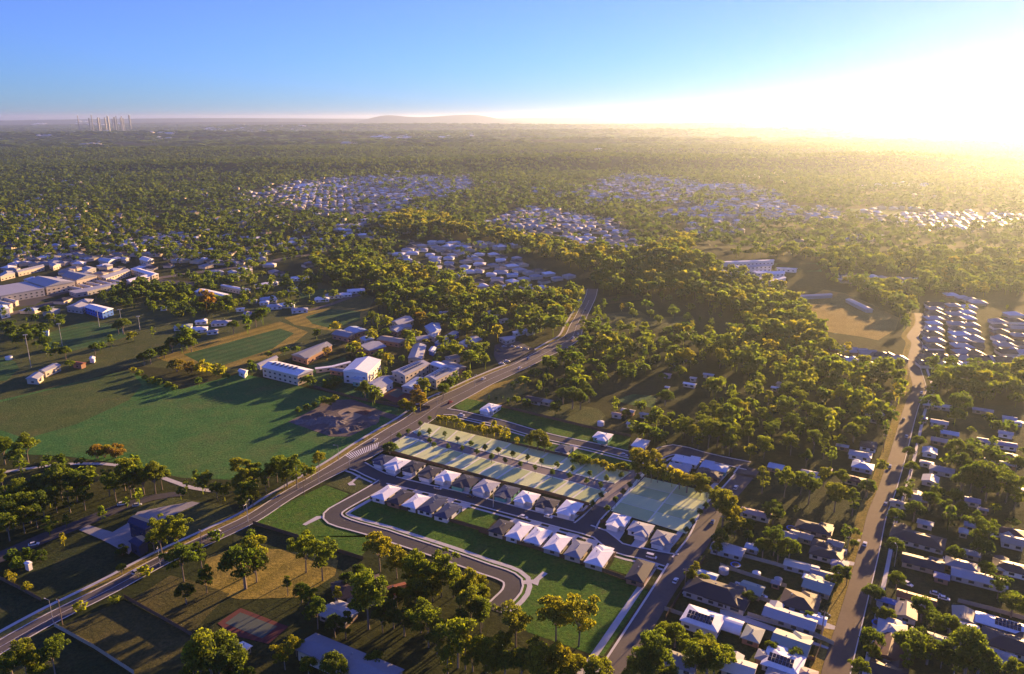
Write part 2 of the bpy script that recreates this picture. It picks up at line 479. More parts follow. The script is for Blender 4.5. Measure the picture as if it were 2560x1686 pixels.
sheet('hill_paddock', 'm3', [(800, 770), (1150, 740), (1250, 800), (1600, 780), (1640, 840), (1340, 890), (960, 900), (830, 920)], G_PARK)
sheet('hill_paddock', 'm3', [(820, 630), (1130, 590), (1180, 640), (850, 690)], G_BROWN)
sheet('meadow', 'n3', [(400, 210), (620, 200), (1080, 260), (1150, 330), (1060, 430), (1060, 470), (330, 270), (250, 230)], G_PARK)
sheet('meadow', 'n3', [(1230, 180), (1400, 130), (1610, 150), (1600, 260), (1330, 220)], G_SPORT)
sheet('bare_paddock', 'n3', [(1080, 370), (1280, 360), (1380, 440), (1300, 480), (1080, 430)], G_BROWN)
sheet('vacant_lot', 'n3', [(200, 250), (1060, 460), (1380, 520), (1350, 650), (1000, 590), (500, 445), (90, 340)], G_LUSH)
sheet('vacant_lot', 'n2', [(1965, 240), (2080, 170), (2260, 210), (2250, 290), (2380, 320), (2380, 350), (2150, 300), (2000, 270)], G_LUSH)
sheet('grass_verge', 'n3', [(270, 470), (420, 480), (760, 580), (1100, 625), (1420, 720), (1400, 830), (860, 715), (400, 610), (280, 570)], G_LUSH)
sheet('vacant_lot', 'n2', [(790, 960), (960, 860), (1060, 860), (1230, 920), (1240, 955), (1030, 1040)], G_PARK)
sheet('vacant_lot', 'n2', [(130, 1300), (400, 1140), (780, 965), (1000, 1045), (800, 1190), (770, 1240), (790, 1310), (1300, 1440), ('b2', 1270, 190), ('b2', 1100, 400), ('b2', 520, 210)], G_LUSH)
sheet('vacant_lot', 'b2', [(960, 20), (1180, -150), (2400, 210), ('b3', 1500, 670), ('b3', 1540, 700), ('b3', 1130, 1300), ('b3', 1040, 1290), ('b3', 440, 1080), ('b3', 200, 900), ('b3', 360, 640), ('b3', 280, 530), ('b3', 0, 420)], G_LUSH)
sheet('vacant_lot', 'n2', [(1960, 1270), (2100, 1150), (2380, 1240), (2260, 1370)], G_LUSH)
sheet('vacant_lot', 'b3', [(1180, 500), (1260, 360), (1460, 400), (1360, 560)], G_LUSH)
sheet('creek_paddock', 'b2', [(-60, 120), (120, 95), (520, 210), (1130, 420), (1180, 560), (900, 720), (500, 560), (-60, 420)], G_DARK)
sheet('pasture', 'b2', [(-400, 700), (-300, 380), (0, 300), (480, 330), (900, 420), (870, 560), (560, 760), (0, 780)], G_DRY_SUN)
sheet('pasture', 'b1', [(540, 1030), (1130, 790), (1760, 1110), (1700, 1300), (1100, 1560), (700, 1330)], G_BROWN)
sheet('pasture', 'b1', [(1200, 790), (1560, 560), (1800, 620), (2100, 730), (1900, 930), (1760, 1090)], G_BROWN)
sheet('pasture', 'b1', [(-100, 1230), (500, 1030), (1230, 1480), (900, 1700), (-200, 1650)], G_DARK)
sheet('park_field', 'b1', [(-100, 1150), (-60, 700), (280, 420), (700, 270), (820, 190), (1000, 290), (1140, 400), (1400, 330), (1500, 340), (480, 860)], G_DARK)
sheet('park_field', 'n1', [(880, 1250), (1550, 1070), (1820, 1110), (2100, 1150), (2150, 1220), (1740, 1450), (1520, 1300), (1480, 1230), (1160, 1210)], G_PARK)
sheet('back_yards', 'b4', [(-140, 250), (300, 120), (1100, 200), (1080, 420), (840, 1250), (-200, 1300), (-420, 900)], G_YARD)
sheet('back_yards', 'b4', [(1320, 100), (2420, 80), (2420, 1300), (1050, 1300), (1200, 560)], G_DARK)
sheet('back_yards', 'n4', [(250, 860), (700, 700), (1300, 640), (1120, 1130), (100, 1130)], G_DARK)
sheet('back_yards', 'n4', [(1540, 200), (2420, 200), (2420, 1050), (1400, 1100)], G_DARK)

# ------------------------------------------------------------ roads, kerbs, paths
road('main_road', [('b1', -260, 1375, 7.5), ('b1', 0, 1218, 7.5), ('b1', 480, 950, 7.5), ('b1', 1000, 690, 7.5), ('b1', 1500, 420, 7.5), ('b1', 1900, 235, 8), ('b1', 2300, 45, 8),
                   ('n2', 400, 1083, 8), ('n2', 730, 895, 9), ('n2', 980, 760, 12), ('n2', 1180, 640, 15), ('n2', 1400, 500, 15), ('n2', 1620, 372, 16), ('n2', 1830, 225, 17),
                   ('n2', 2060, 110, 15), ('m2', 1930, 1350, 14), ('m2', 2130, 1260, 13), ('m3', 150, 1205, 12), ('m3', 330, 1110, 13), ('m3', 480, 1030, 16), ('m3', 580, 960, 13),
                   ('m3', 615, 870, 11), ('m3', 655, 790, 10), ('m3', 700, 700, 10), ('m3', 740, 610, 10), ('m3', 752, 555, 10)], M_ASPH_OLD)
road('estate_street', [('n2', 1030, 770, 11), ('n2', 1130, 812, 8.5), ('n2', 1300, 895, 8), ('n2', 1600, 972, 7.5), ('n2', 2000, 1065, 7.5), ('n2', 2380, 1165, 7.5),
                       ('n3', 500, 1250, 7.5), ('n3', 830, 1335, 8), ('n3', 1100, 1415, 8), ('b3', 1250, 305, 8), ('b3', 1500, 365, 8), ('b3', 1720, 420, 10), ('b3', 1840, 450, 13)], M_ASPH)
road('loop_street', [('n2', 1390, 905, 9), ('n2', 1270, 975, 7.5), ('n2', 1120, 1060, 7), ('n2', 930, 1165, 7), ('n2', 850, 1225, 8), ('n2', 880, 1285, 8), ('n2', 1040, 1340, 7), ('n2', 1300, 1410, 7),
                     ('b2', 1400, 215, 7), ('b2', 1900, 380, 7), ('b3', 60, 508, 7), ('b3', 200, 553, 7), ('b3', 300, 612, 7.2), ('b3', 290, 705, 7), ('b3', 210, 790, 7), ('b3', 120, 880, 7)], M_ASPH)
road('east_street', [('b3', 1130, 1560, 8), ('b3', 1260, 1370, 8), ('b3', 1500, 990, 8), ('b3', 1700, 670, 8), ('b3', 1860, 430, 9), ('b3', 2010, 230, 9), ('n3', 2130, 1200, 9),
                     ('n3', 2280, 1040, 9), ('n3', 2420, 880, 9), ('n4', 190, 750, 10), ('n4', 235, 690, 10)], M_ASPH_OLD)
road('upper_street', [('n2', 1800, 290, 12), ('n2', 1960, 300, 8), ('n2', 2100, 330, 7.5), ('n2', 2380, 395, 7.5), ('n3', 450, 475, 7.5), ('n3', 700, 540, 7.5), ('n3', 1000, 600, 7.5),
                      ('n3', 1350, 685, 8), ('n3', 1550, 725, 8), ('n3', 1640, 680, 9), ('n3', 1780, 640, 12), ('n3', 2000, 690, 10), ('n3', 2200, 735, 9), ('n3', 2460, 790, 10)], M_ASPH)
road('cross_street', [('n3', 960, 1340, 10), ('n3', 1020, 1270, 8), ('n3', 1120, 1165, 8)], M_ASPH)
road('planned_street', [('n3', 1120, 1165, 8), ('n3', 1200, 1070, 9), ('n3', 1290, 960, 9), ('n3', 1420, 830, 8)], M_PLANROAD)
road('planned_avenue', [('n2', 1540, 500, 6), ('n2', 1700, 535, 6), ('n2', 1850, 590, 12), ('n2', 1960, 615, 9), ('n2', 2120, 660, 6.5), ('n2', 2380, 730, 6.5), ('n3', 500, 815, 6.5), ('n3', 900, 915, 7), ('n3', 1120, 975, 8), ('n3', 1250, 1000, 10)], M_PLANROAD)
road('long_road', [('b4', 870, 1400, 8), ('b4', 930, 1150, 8), ('b4', 1050, 720, 7.5), ('b4', 1160, 300, 7.5), ('b4', 1230, 0, 7.5), ('n4', 1310, 850, 7.5), ('n4', 1400, 560, 7.5), ('n4', 1470, 300, 7.5),
                   ('n4', 1520, 150, 7.5), ('n4', 1560, 60, 8), ('m4', 1440, 1180, 8), ('m4', 1470, 1020, 8), ('m4', 1430, 960, 8), ('m4', 1500, 850, 8), ('m4', 1480, 760, 7)], M_ASPH_TAN)
road('park_drive', [('b1', -150, 460, 9), ('b1', 150, 330, 9), ('b1', 450, 200, 9), ('b1', 760, 80, 8), ('n1', 1050, 1190, 8), ('n1', 1400, 1080, 6), ('n1', 1700, 1040, 5)], M_ASPH)
road('left_highway', [('m1', -200, 830, 12), ('m1', 200, 740, 12), ('m1', 560, 640, 12), ('m1', 1000, 520, 12), ('m1', 1360, 460, 12), ('m1', 1740, 405, 11), ('m1', 2300, 330, 10), ('m2', 200, 300, 9), ('m2', 480, 260, 8)], M_ASPH_OLD)
road('side_road', [('m2', 440, 740, 6), ('m2', 620, 690, 6), ('m2', 760, 640, 6), ('m2', 920, 590, 6)], M_ASPH_OLD)
ALLR = tuple(ROADS)
def others(*own): return tuple(r for r in ALLR if r not in own)
kerbs('main_road', others('main_road'), path=[(1, 4.5, 1.6)], w=.4)
kerbs('estate_street', others('estate_street'), path=[(-1, 2.6, 1.3)])
kerbs('loop_street', others('loop_street'), path=[(1, 2.6, 2.0)])
kerbs('east_street', others('east_street'), sides=(1,), path=[(1, 4.2, 2.4)])
kerbs('upper_street', others('upper_street'), path=[(-1, 2.6, 1.3)])
kerbs('cross_street', others('cross_street'), path=[(1, 2.4, 1.3)])
for s_ in ('planned_street', 'planned_avenue'):
    tag(strip('footpath', ROADS[s_], ROADS[s_][:, 2] / 2 + 1.2, 1.8, M_LOT_EDGE, .30, 0, others(s_)), kind='structure')
    tag(strip('footpath', ROADS[s_], -ROADS[s_][:, 2] / 2 - 1.2, 1.8, M_LOT_EDGE, .30, 0, others(s_)), kind='structure')
kerbs('long_road', others('long_road'), sides=(-1,), path=[(-1, 4.0, 1.5)], w=.35)
tag(strip('gravel_verge', ROADS['long_road'], ROADS['long_road'][:, 2] / 2 + 2.0, 3.8, G_DRY_SUN, .07, 0, others('long_road')), kind='structure')
tag(strip('gravel_verge', ROADS['main_road'], ROADS['main_road'][:, 2] / 2 + 2.2, 3.6, G_DRY_SUN, .07, 0, others('main_road')), kind='structure')
C = smooth([(*at(r, x, y), 2.6) for r, x, y in [('n1', -60, 860), ('n1', 100, 835), ('n1', 350, 800), ('n1', 560, 775), ('n1', 850, 768), ('n1', 1050, 780), ('n1', 1300, 830), ('n1', 1540, 915), ('n1', 1760, 990), ('n1', 1960, 1020)]])
ROADS['park_path'] = C
tag(strip('park_path', C, 0, 2.6, M_CONC, .1), kind='structure')
sheet('concrete_yard', 'n1', [(720, 1375), (810, 1330), (1030, 1395), (1160, 1320), (1260, 1210), (1560, 1150), (1760, 1115), (1830, 1130), (1470, 1290), (1380, 1370), (1290, 1450), (1250, 1500), (1180, 1600), (1000, 1500), (920, 1460)], plain('worn_concrete', (.30, .29, .28), .85, .2, .2), .10)
sheet('concrete_apron', 'n2', [(700, 1250), (790, 1245), (790, 1262), (730, 1272), (600, 1335), (570, 1325)], M_CONC, .10)
sheet('concrete_apron', 'b3', [(385, 610), (490, 600), (575, 525), (620, 545), (545, 605), (530, 655), (470, 632), (395, 645)], M_CONC, .10)
sheet('park_walk', 'n2', [(1090, 870), (1105, 880), (1035, 940), (1060, 965), (1000, 968), (985, 950), (1020, 930)], M_CONC, .10)
sheet('car_park', 'm2', [(2030, 1030), (2130, 1000), (2230, 1000), (2380, 1075), (2330, 1140), (2190, 1200), (2060, 1190), (2020, 1120)], M_ASPH, .09)
sheet('car_park', 'm1', [(380, 640), (560, 590), (1040, 500), (1000, 460), (700, 480), (300, 590), (0, 640), (0, 720), (300, 690)], M_ASPH, .09)
sheet('car_park', 'm1', [(1180, 500), (1380, 470), (1700, 500), (1640, 560), (1400, 540)], M_ASPH, .09)
sheet('soil_yard', 'n2', [(440, 385), (700, 260), (760, 190), (1030, 180), (1130, 215), (1300, 290), (1570, 360), (1480, 390), (1280, 330), (1270, 390), (1000, 520), (830, 520)], M_DIRT, .08)
sheet('soil_pad', 'n2', [(890, 300), (980, 250), (1150, 280), (1160, 305), (1040, 370), (960, 375)], M_SAND, .11)
M_CRED = plain('court_red', (.12, .032, .028), .9, .12, .2)
M_CGREEN = plain('court_green', (.075, .10, .085), .9, .12, .2)
sheet('tennis_court', 'b1', [(1990, 1000), (2200, 858), (2640, 1030), (2460, 1190), (2130, 1110)], M_CRED, .09)
sheet('court_surface', 'b1', [(2060, 1000), (2200, 900), (2540, 1030), (2400, 1140)], M_CGREEN, .11)
sheet('tennis_court', 'm2', [(1060, 1470), (1195, 1385), (1330, 1420), (1290, 1540), (1220, 1540)], M_CRED, .09)
sheet('court_surface', 'm2', [(1120, 1450), (1200, 1400), (1290, 1425), (1200, 1480)], M_CGREEN, .11)
sheet('dirt_track', 'm2', [(840, 1490), (1050, 1510), (1460, 1560), (1600, 1610), (1470, 1600), (1040, 1530)], M_ASPH_OLD, .07)

# hatched median on the widened part of the main road
p0, p1, p2, p3 = at('n2', 955, 690), at('n2', 1290, 565), at('n2', 1270, 620), at('n2', 1010, 725)
for k in range(17):
    u, v = (k + .1) / 17.5, (k + .55) / 17.5
    wsheet('hatch_stripe', [p0 + (p1 - p0) * u, p0 + (p1 - p0) * v, p3 + (p2 - p3) * v, p3 + (p2 - p3) * u], M_WHITE, .13, parent=bpy.data.objects['main_road'])
def lane_line(rd, off, dash=0, w=.16, mat=M_WHITE):
    C = ROADS[rd]
    Cx = C if not dash else None
    if not dash:
        strip('lane_line', C, off, w, mat, .175 if rd == 'long_road' else .125, 0, [], bpy.data.objects[rd])
lane_line('main_road', 0.0)

# ------------------------------------------------------------ planned grass lots with pale borders
def lerp(a, b, t): return a + (b - a) * t
def lots(o0, o1, i0, i1, n, flip):
    """n lots between an outer and an inner edge (world points)."""
    wsheet('lot_border', [o0, o1, i1, i0], M_LOT_EDGE, .27)
    for k in range(n):
        g = .3 / np.linalg.norm(o1 - o0)
        a, b = k / n + g, (k + 1) / n - g
        q = [lerp(o0, o1, a), lerp(o0, o1, b), lerp(i0, i1, b), lerp(i0, i1, a)]
        c = sum(q) / 4
        q = [p + (c - p) * .055 for p in q]
        wsheet('grass_lot', q, M_LOT_A if (k + flip) % 2 else M_LOT_B, .34)
lots(at('n2', 1690, 395), at('n3', 1385, 850), at('n2', 1590, 490), at('n3', 1235, 955), 11, 1)
lots(at('n2', 1300, 635), at('n3', 1010, 1150), at('n2', 1500, 525), at('n3', 1165, 1030), 12, 1)
TL, TR, BR, BL = (at('n3', *p) for p in ((1505, 895), (2135, 1040), (1890, 1415), (1200, 1205)))
wsheet('lot_border', [TL, TR, BR, BL], M_LOT_EDGE, .27)
for i in range(4):
    for j in range(2):
        q = []
        for u, v in ((j / 2, i / 4), ((j + 1) / 2, i / 4), ((j + 1) / 2, (i + 1) / 4), (j / 2, (i + 1) / 4)):
            q.append(lerp(lerp(TL, TR, u), lerp(BL, BR, u), v))
        c = sum(q) / 4
        wsheet('grass_lot', [p + (c - p) * .04 for p in q], M_LOT_A if (i + j) % 2 == 0 else M_LOT_B, .34)

# ------------------------------------------------------------ buildings
def fit(*variants):
    for v in variants:
        if len(v.replace(',', '').split()) <= 16: return v
    return variants[-1]
HOUSES = []           # (x, y, clear radius) for keeping scattered trees off
PARTS_MIN_Y = 900
WIN = MB().box(-.9, .9, -.03, .03, 0, 1.1).mesh('window', M_GLASS)
DOOR = MB().box(-.45, .45, -.03, .03, 0, 2.05).mesh('door', plain('door_paint', (.20, .10, .06), .6))
GAR = MB().box(-2.3, 2.3, -.03, .03, 0, 2.2).mesh('garage_door', plain('garage_paint', (.48, .48, .46), .5))
PANEL = MB().box(-.5, .5, -.8, .8, 0, .05).mesh('solar_panel', M_SOLAR)
VENT = MB().tube((0, 0, 0), (0, 0, .5), .16, .16, 8).tube((0, 0, .5), (0, 0, .75), .28, .2, 8).mesh('roof_vent', M_METAL)
def house(x, y, L, W, rz, roof='grey', wall='cream', hw=2.35, gable=False, wing=True, pitch=.30, solar=0, detail=2, front=1, name='house', seed=None):
    """A detached building with local x along its length L. Returns the Empty at its base."""
    q = random.Random(seed if seed is not None else int(x * 13 + y * 7))
    z = HZ(x, y)
    e = empty(name, (x, y, z), rz)
    HOUSES.append((x, y, .5 * math.hypot(L, W)))
    wm, rm = wall_mat(wall), roof_mat(roof)
    a, b = L / 2 - .5, W / 2 - .5
    w = MB().box(-a, a, -b, b, -.3, hw)
    rf = MB().hip(-L / 2, L / 2, -W / 2, W / 2, hw - .05, pitch, gable)
    if wing and L > 8:
        ww = min(W * .62, 6.6); sx = q.choice((-1, 1)) * (a - ww / 2 - .1); f = front
        y0, y1 = sorted((0, f * (b + 2.2)))
        w.box(sx - ww / 2 + .45, sx + ww / 2 - .45, y0, y1, -.3, hw - .04)
        rf.hip(sx - ww / 2, sx + ww / 2, y0 - (.5 if f < 0 else 0), y1 + (.5 if f > 0 else 0), hw - .10, pitch, q.random() < .3)
    if gable:   # wall triangles under the gable ends
        h = pitch * (W if L >= W else L) / 2 - .05
        if L >= W:
            for s in (-1, 1): w.add([(s * a, -b, hw), (s * a, b, hw), (s * a, 0, hw + h * .93), (s * (a - .2), -b, hw), (s * (a - .2), b, hw), (s * (a - .2), 0, hw + h * .93)], [(0, 1, 2), (5, 4, 3), (0, 2, 5, 3), (1, 4, 5, 2)])
        else:
            for s in (-1, 1): w.add([(-a, s * b, hw), (a, s * b, hw), (0, s * b, hw + h * .93), (-a, s * (b - .2), hw), (a, s * (b - .2), hw), (0, s * (b - .2), hw + h * .93)], [(0, 1, 2), (5, 4, 3), (0, 2, 5, 3), (1, 4, 5, 2)])
    w.build('wall', wm, e)
    ro = rf.build('roof', rm, e)
    if detail >= 1:
        for s in (-1, 1):
            n = max(1, int((2 * a) / 3.6))
            for i in range(n):
                u = -a + (i + .5) * 2 * a / n + q.uniform(-.3, .3)
                inst(WIN, 'window', e, (u, s * (b + .03), .8 if hw < 4 else 1.0))
                if hw > 4.5: inst(WIN, 'window', e, (u, s * (b + .03), 3.9))
    if detail >= 2:
        for s in (-1, 1):
            n = max(1, int((2 * b) / 4.2))
            for i in range(n):
                u = -b + (i + .5) * 2 * b / n
                inst(WIN, 'window', e, (s * (a + .03), u, .8), math.pi / 2)
        inst(DOOR, 'door', e, (q.uniform(-.2, .2) * a, front * (b + .05), 0))
        inst(VENT, 'roof_vent', ro, (q.uniform(-.25, .25) * L, q.uniform(.05, .2) * W, hw + .1 + pitch * min(L, W) * .28))
    if solar:
        k = 0
        pa = math.atan(pitch)
        d = min(L, W)
        for i in range(solar):
            for j in range(2):
                s = -front
                along, dist = -solar * .55 + i * 1.1, d / 2 - (.2 * d + j * 1.65 + .6)
                zz = hw + .2 + (d / 2 - dist) * pitch + .06
                if L >= W: p = inst(PANEL, 'solar_panel', ro, (along, s * dist, zz)); p.rotation_euler = (-s * pa, 0, 0)
                else: p = inst(PANEL, 'solar_panel', ro, (s * dist, along, zz)); p.rotation_euler = (0, s * pa, math.pi / 2)
    return e
def ang(p, q): return math.atan2(q[1] - p[1], q[0] - p[0])
EST = ang(at('n3', 0, 1130), at('n3', 1130, 1420))      # direction of the estate's streets
EAST = ang(at('b4', 0, 285), at('b4', 650, 470))        # direction of the eastern yards
PENDING = {}
def note(cluster, e, look, cat):
    px, py = proj(e.location.x, e.location.y, 2)
    PENDING.setdefault(cluster, []).append((float(px), e, look, cat))
def by_corners(r, Lp, Bp, Rp, z, angle=None):
    l, b, t = at(r, *Lp, z), at(r, *Bp, z), at(r, *Rp, z)
    c = (l + t) / 2
    return c[0], c[1], np.linalg.norm(b - l), np.linalg.norm(t - b), ang(l, b) if angle is None else angle
LOOK = {'white': 'white roofed', 'cream': 'cream roofed', 'paleblue': 'pale blue roofed', 'grey': 'mid grey roofed', 'lightgrey': 'light grey roofed', 'dark': 'charcoal roofed',
        'brown': 'brown roofed', 'navy': 'navy roofed', 'green': 'grey-green roofed', 'beige': 'beige roofed', 'maroon': 'maroon roofed', 'rust': 'rust red roofed', 'pink': 'pinkish roofed',
        'blue': 'blue roofed', 'purple': 'mauve grey roofed', 'deepblue': 'dark blue'}
def estate(r, rows, cluster, front):
    for Lp, Bp, Rp, roof, wall in rows:
        x, y, w, d, a = by_corners(r, Lp, Bp, Rp, 2.35, EST)
        w, d = min(max(w * 1.06, 7.5), 22), min(max(d * 1.05, 8), 20)
        e = house(x, y, w, d, a, roof, wall, front=front, pitch=.22)
        s = front * (d / 2 - .45)
        inst(GAR, 'garage_door', e, (w * .22, s, 0))
        note(cluster, e, LOOK[roof] + ' house', 'house')
        # its concrete drive to the street
        ca, sa = math.cos(a), math.sin(a)
        P = []
        for u, v in ((w * .22 - 2.4, s), (w * .22 + 2.4, s), (w * .22 + 2.6, s + front * 7.5), (w * .22 - 2.6, s + front * 7.5)):
            P.append((x + ca * u - sa * v, y + sa * u + ca * v))
        wsheet('driveway', P, M_CONC, .085)
estate('b3', [((60, 150), (180, 178), (325, 85), 'dark', 'cream'), ((237, 195), (350, 235), (485, 110), 'white', 'white'), ((397, 232), (535, 285), (662, 165), 'white', 'white'), ((572, 300), (718, 350), (842, 225), 'white', 'grey'),
              ((765, 362), (908, 410), (1025, 280), 'grey', 'cream'), ((950, 432), (1110, 485), (1225, 350), 'white', 'cream'), ((1343, 585), (1470, 625), (1585, 455), 'dark', 'brick')], 'in the grass slope row', 1)
estate('n2', [((1205, 1065), (1310, 1105), (1470, 1000), 'white', 'white'), ((1330, 1110), (1445, 1140), (1610, 1040), 'dark', 'brick'), ((1475, 1140), (1590, 1180), (1745, 1085), 'white', 'white'),
              ((1625, 1180), (1750, 1225), (1890, 1110), 'navy', 'white'), ((1770, 1235), (1890, 1275), (2030, 1165), 'navy', 'white')], 'in the loop street row', 1)
estate('n2', [((1205, 730), (1300, 770), (1420, 720), 'navy', 'white'), ((1320, 780), (1450, 820), (1560, 745), 'white', 'white'), ((1480, 805), (1600, 840), (1700, 770), 'dark', 'white'), ((1620, 855), (1750, 890), (1865, 820), 'dark', 'white'),
              ((1800, 890), (1930, 935), (2010, 865), 'white', 'white'), ((1940, 945), (2100, 985), (2210, 905), 'dark', 'teal'), ((2140, 990), (2290, 1030), (2375, 945), 'lightgrey', 'white')], 'in the row below pale lots', -1)
estate('n3', [((135, 1040), (275, 1080), (370, 1000), 'navy', 'teal'), ((325, 1085), (480, 1130), (545, 1055), 'white', 'white'), ((515, 1135), (680, 1170), (725, 1110), 'dark', 'white'), ((710, 1190), (860, 1235), (945, 1140), 'white', 'white'),
              ((1150, 1300), (1310, 1345), (1390, 1265), 'white', 'white'), ((1340, 1370), (1530, 1420), (1605, 1340), 'lightgrey', 'white')], 'in the row below pale lots', -1)
estate('b3', [((1560, 235), (1740, 280), (1805, 190), 'grey', 'white')], 'in the row below pale lots', -1)
estate('n3', [((0, 265), (110, 290), (200, 240), 'white', 'white'), ((1035, 520), (1165, 555), (1215, 505), 'white', 'teal'), ((1370, 590), (1470, 625), (1570, 570), 'white', 'grey')], 'across the upper street', -1)
estate('n3', [((680, 640), (770, 670), (855, 620), 'navy', 'white'), ((1770, 730), (1985, 785), (2005, 735), 'white', 'white'), ((1700, 800), (1890, 850), (1945, 800), 'lightgrey', 'white'), ((2020, 790), (2240, 850), (2270, 805), 'paleblue', 'teal'),
              ((1965, 850), (2160, 920), (2230, 870), 'dark', 'brick')], 'between upper street and lots', 1)

def village(r, rows, cluster, base, swap=False):
    for it in rows:
        x, y, L, W, roof = it[:5]
        opt = it[5] if len(it) > 5 else ''
        p = at(r, x, y, 3.2); L *= .93; W *= .9
        wl = rng.choice(['cream', 'white', 'brick', 'grey', 'tan'])
        flip = 'x' in opt
        e = house(p[0], p[1], L, W, base + rng.uniform(-.05, .05) + (math.pi / 2 if flip else 0), roof, wl, gable='g' in opt, wing=W > 7.5 and 'n' not in opt, pitch=.16 if 'l' in opt else .29,
                  solar=7 if 's' in opt else 0, detail=2 if p[1] < 420 else 1)
        kind = 'shed' if L * W < 52 else 'house'
        if kind == 'shed': e.name = 'shed'
        note(cluster, e, LOOK[roof] + (' gabled ' if 'g' in opt else ' ') + kind, kind)
village('b4', [(60, 260, 14, 7, 'lightgrey', 'g'), (255, 240, 6, 5, 'paleblue', 'g'), (640, 150, 10, 6, 'beige', 'g'), (540, 150, 8, 6, 'grey', 'g'), (740, 90, 16, 9, 'dark'), (800, 225, 9, 8, 'brown'), (905, 215, 7, 6, 'beige', 'g'),
               (840, 290, 14, 9, 'brown'), (640, 390, 14, 6, 'cream', 'g'), (800, 450, 9, 5, 'grey', 'g'), (770, 540, 11, 10, 'green', 'g'), (250, 565, 9, 8, 'green', 'g'), (60, 640, 16, 10, 'dark', 'g'), (630, 665, 14, 12, 'brown'),
               (550, 790, 19, 9, 'lightgrey', 'g'), (760, 805, 7, 6, 'white', 'g'), (560, 990, 13, 11, 'green', 'g'), (260, 920, 9, 7, 'green', 'xl'), (500, 1130, 13, 12, 'white', 's'), (365, 1100, 7, 6, 'grey', 'l'), (150, 1180, 11, 9, 'cream', 'g'),
               (940, 370, 7, 6, 'purple', 'l'), (440, 520, 4, 3, 'grey', 'l'), (700, 480, 5, 4, 'white', 'l'), (680, 1230, 7, 6, 'pink', 'l'), (470, 1250, 9, 6, 'grey', 'l')], 'in yards left of tan road', EAST)
village('b3', [(2070, 545, 9, 7, 'paleblue', 'g'), (1850, 1330, 11, 8, 'grey', 'g'), (2290, 290, 13, 6, 'lightgrey', 'g'), (1690, 1020, 3.4, 3, 'lightgrey', 'l'), (2370, 645, 4, 6, 'lightgrey', 'l')], 'in yards left of tan road', EAST)
village('b4', [(1590, 360, 16, 9, 'dark', 'g'), (1740, 470, 6, 5, 'purple', 'l'), (1900, 380, 13, 8, 'grey'), (2030, 480, 20, 8, 'lightgrey', 'g'), (1550, 170, 22, 12, 'brown'), (1690, 210, 4, 5, 'pink', 'l'), (2290, 190, 9, 9, 'beige', 'g'),
               (2255, 120, 14, 8, 'maroon'), (2290, 400, 14, 9, 'brown'), (1460, 740, 10, 8, 'beige', 'xg'), (1540, 640, 14, 6, 'rust', 'g'), (1310, 660, 8, 4, 'blue', 'l'), (1910, 770, 9, 8, 'beige', 'xg'), (1910, 870, 10, 8, 'lightgrey', 'g'),
               (2270, 860, 22, 8, 'white', 'gs'), (2280, 990, 18, 12, 'brown'), (1350, 890, 10, 11, 'lightgrey'), (1690, 955, 16, 6, 'grey', 'l'), (1330, 1040, 10, 13, 'maroon', 'g'), (1320, 1210, 12, 9, 'brown', 'g'), (2200, 1100, 10, 8, 'grey', 'l'),
               (1970, 290, 7, 5, 'grey', 'l'), (2190, 390, 4, 8, 'beige', 'l'), (1420, 950, 5, 8, 'grey', 'l'), (1910, 120, 4, 5, 'lightgrey', 'g')], 'in yards right of tan road', EAST)
village('n4', [(280, 1030, 14, 6, 'pink', 'g'), (440, 665, 8, 7, 'paleblue', 'g'), (710, 725, 10, 8, 'lightgrey', 'g'), (1120, 660, 11, 9, 'paleblue'), (1100, 570, 12, 8, 'lightgrey'), (1165, 500, 9, 9, 'brown'), (960, 505, 7, 4, 'lightgrey', 'l'),
               (1060, 765, 10, 7, 'maroon'), (1220, 240, 12, 8, 'grey'), (1150, 110, 9, 6, 'lightgrey', 'g'), (1310, 155, 7, 6, 'brown'), (1150, 225, 3, 3, 'white', 'l'), (1210, 295, 6, 3, 'white', 'l'), (850, 690, 4, 4, 'purple', 'l'), (830, 455, 4, 4, 'lightgrey', 'l'),
               (490, 20, 8, 6, 'grey'), (430, 50, 5, 4, 'white', 'g')], 'under gums left of tan road', EAST)
village('n4', [(1660, 185, 11, 7, 'lightgrey', 'g'), (1760, 195, 8, 6, 'cream', 'g'), (1720, 320, 10, 7, 'lightgrey', 'g'), (1800, 405, 10, 7, 'paleblue', 'g'), (1720, 460, 9, 7, 'pink', 'g'), (1645, 545, 9, 8, 'paleblue', 'xg'), (1620, 635, 7, 4, 'lightgrey', 'l'),
               (1740, 690, 12, 8, 'grey'), (1650, 765, 8, 9, 'lightgrey', 'g'), (1560, 910, 9, 9, 'beige', 'g'), (2240, 405, 8, 6, 'lightgrey', 'g'), (2170, 480, 20, 7, 'purple', 'g'), (2195, 635, 15, 5, 'lightgrey', 'g'), (2060, 225, 12, 6, 'grey', 'g'),
               (2270, 290, 8, 7, 'lightgrey', 'g'), (1980, 930, 7, 6, 'purple', 'g'), (2060, 1000, 5, 3, 'grey', 'l'), (1400, 945, 8, 4, 'grey', 'l'), (2340, 840, 5, 4, 'lightgrey', 'l'), (2260, 580, 9, 7, 'brown'), (1610, 1105, 7, 5, 'lightgrey', 'l'), (1960, 1120, 5, 5, 'grey', 'g'),
               (1600, 290, 4, 4, 'blue', 'l'), (2340, 320, 5, 4, 'white', 'l')], 'under trees right of tan road', EAST)
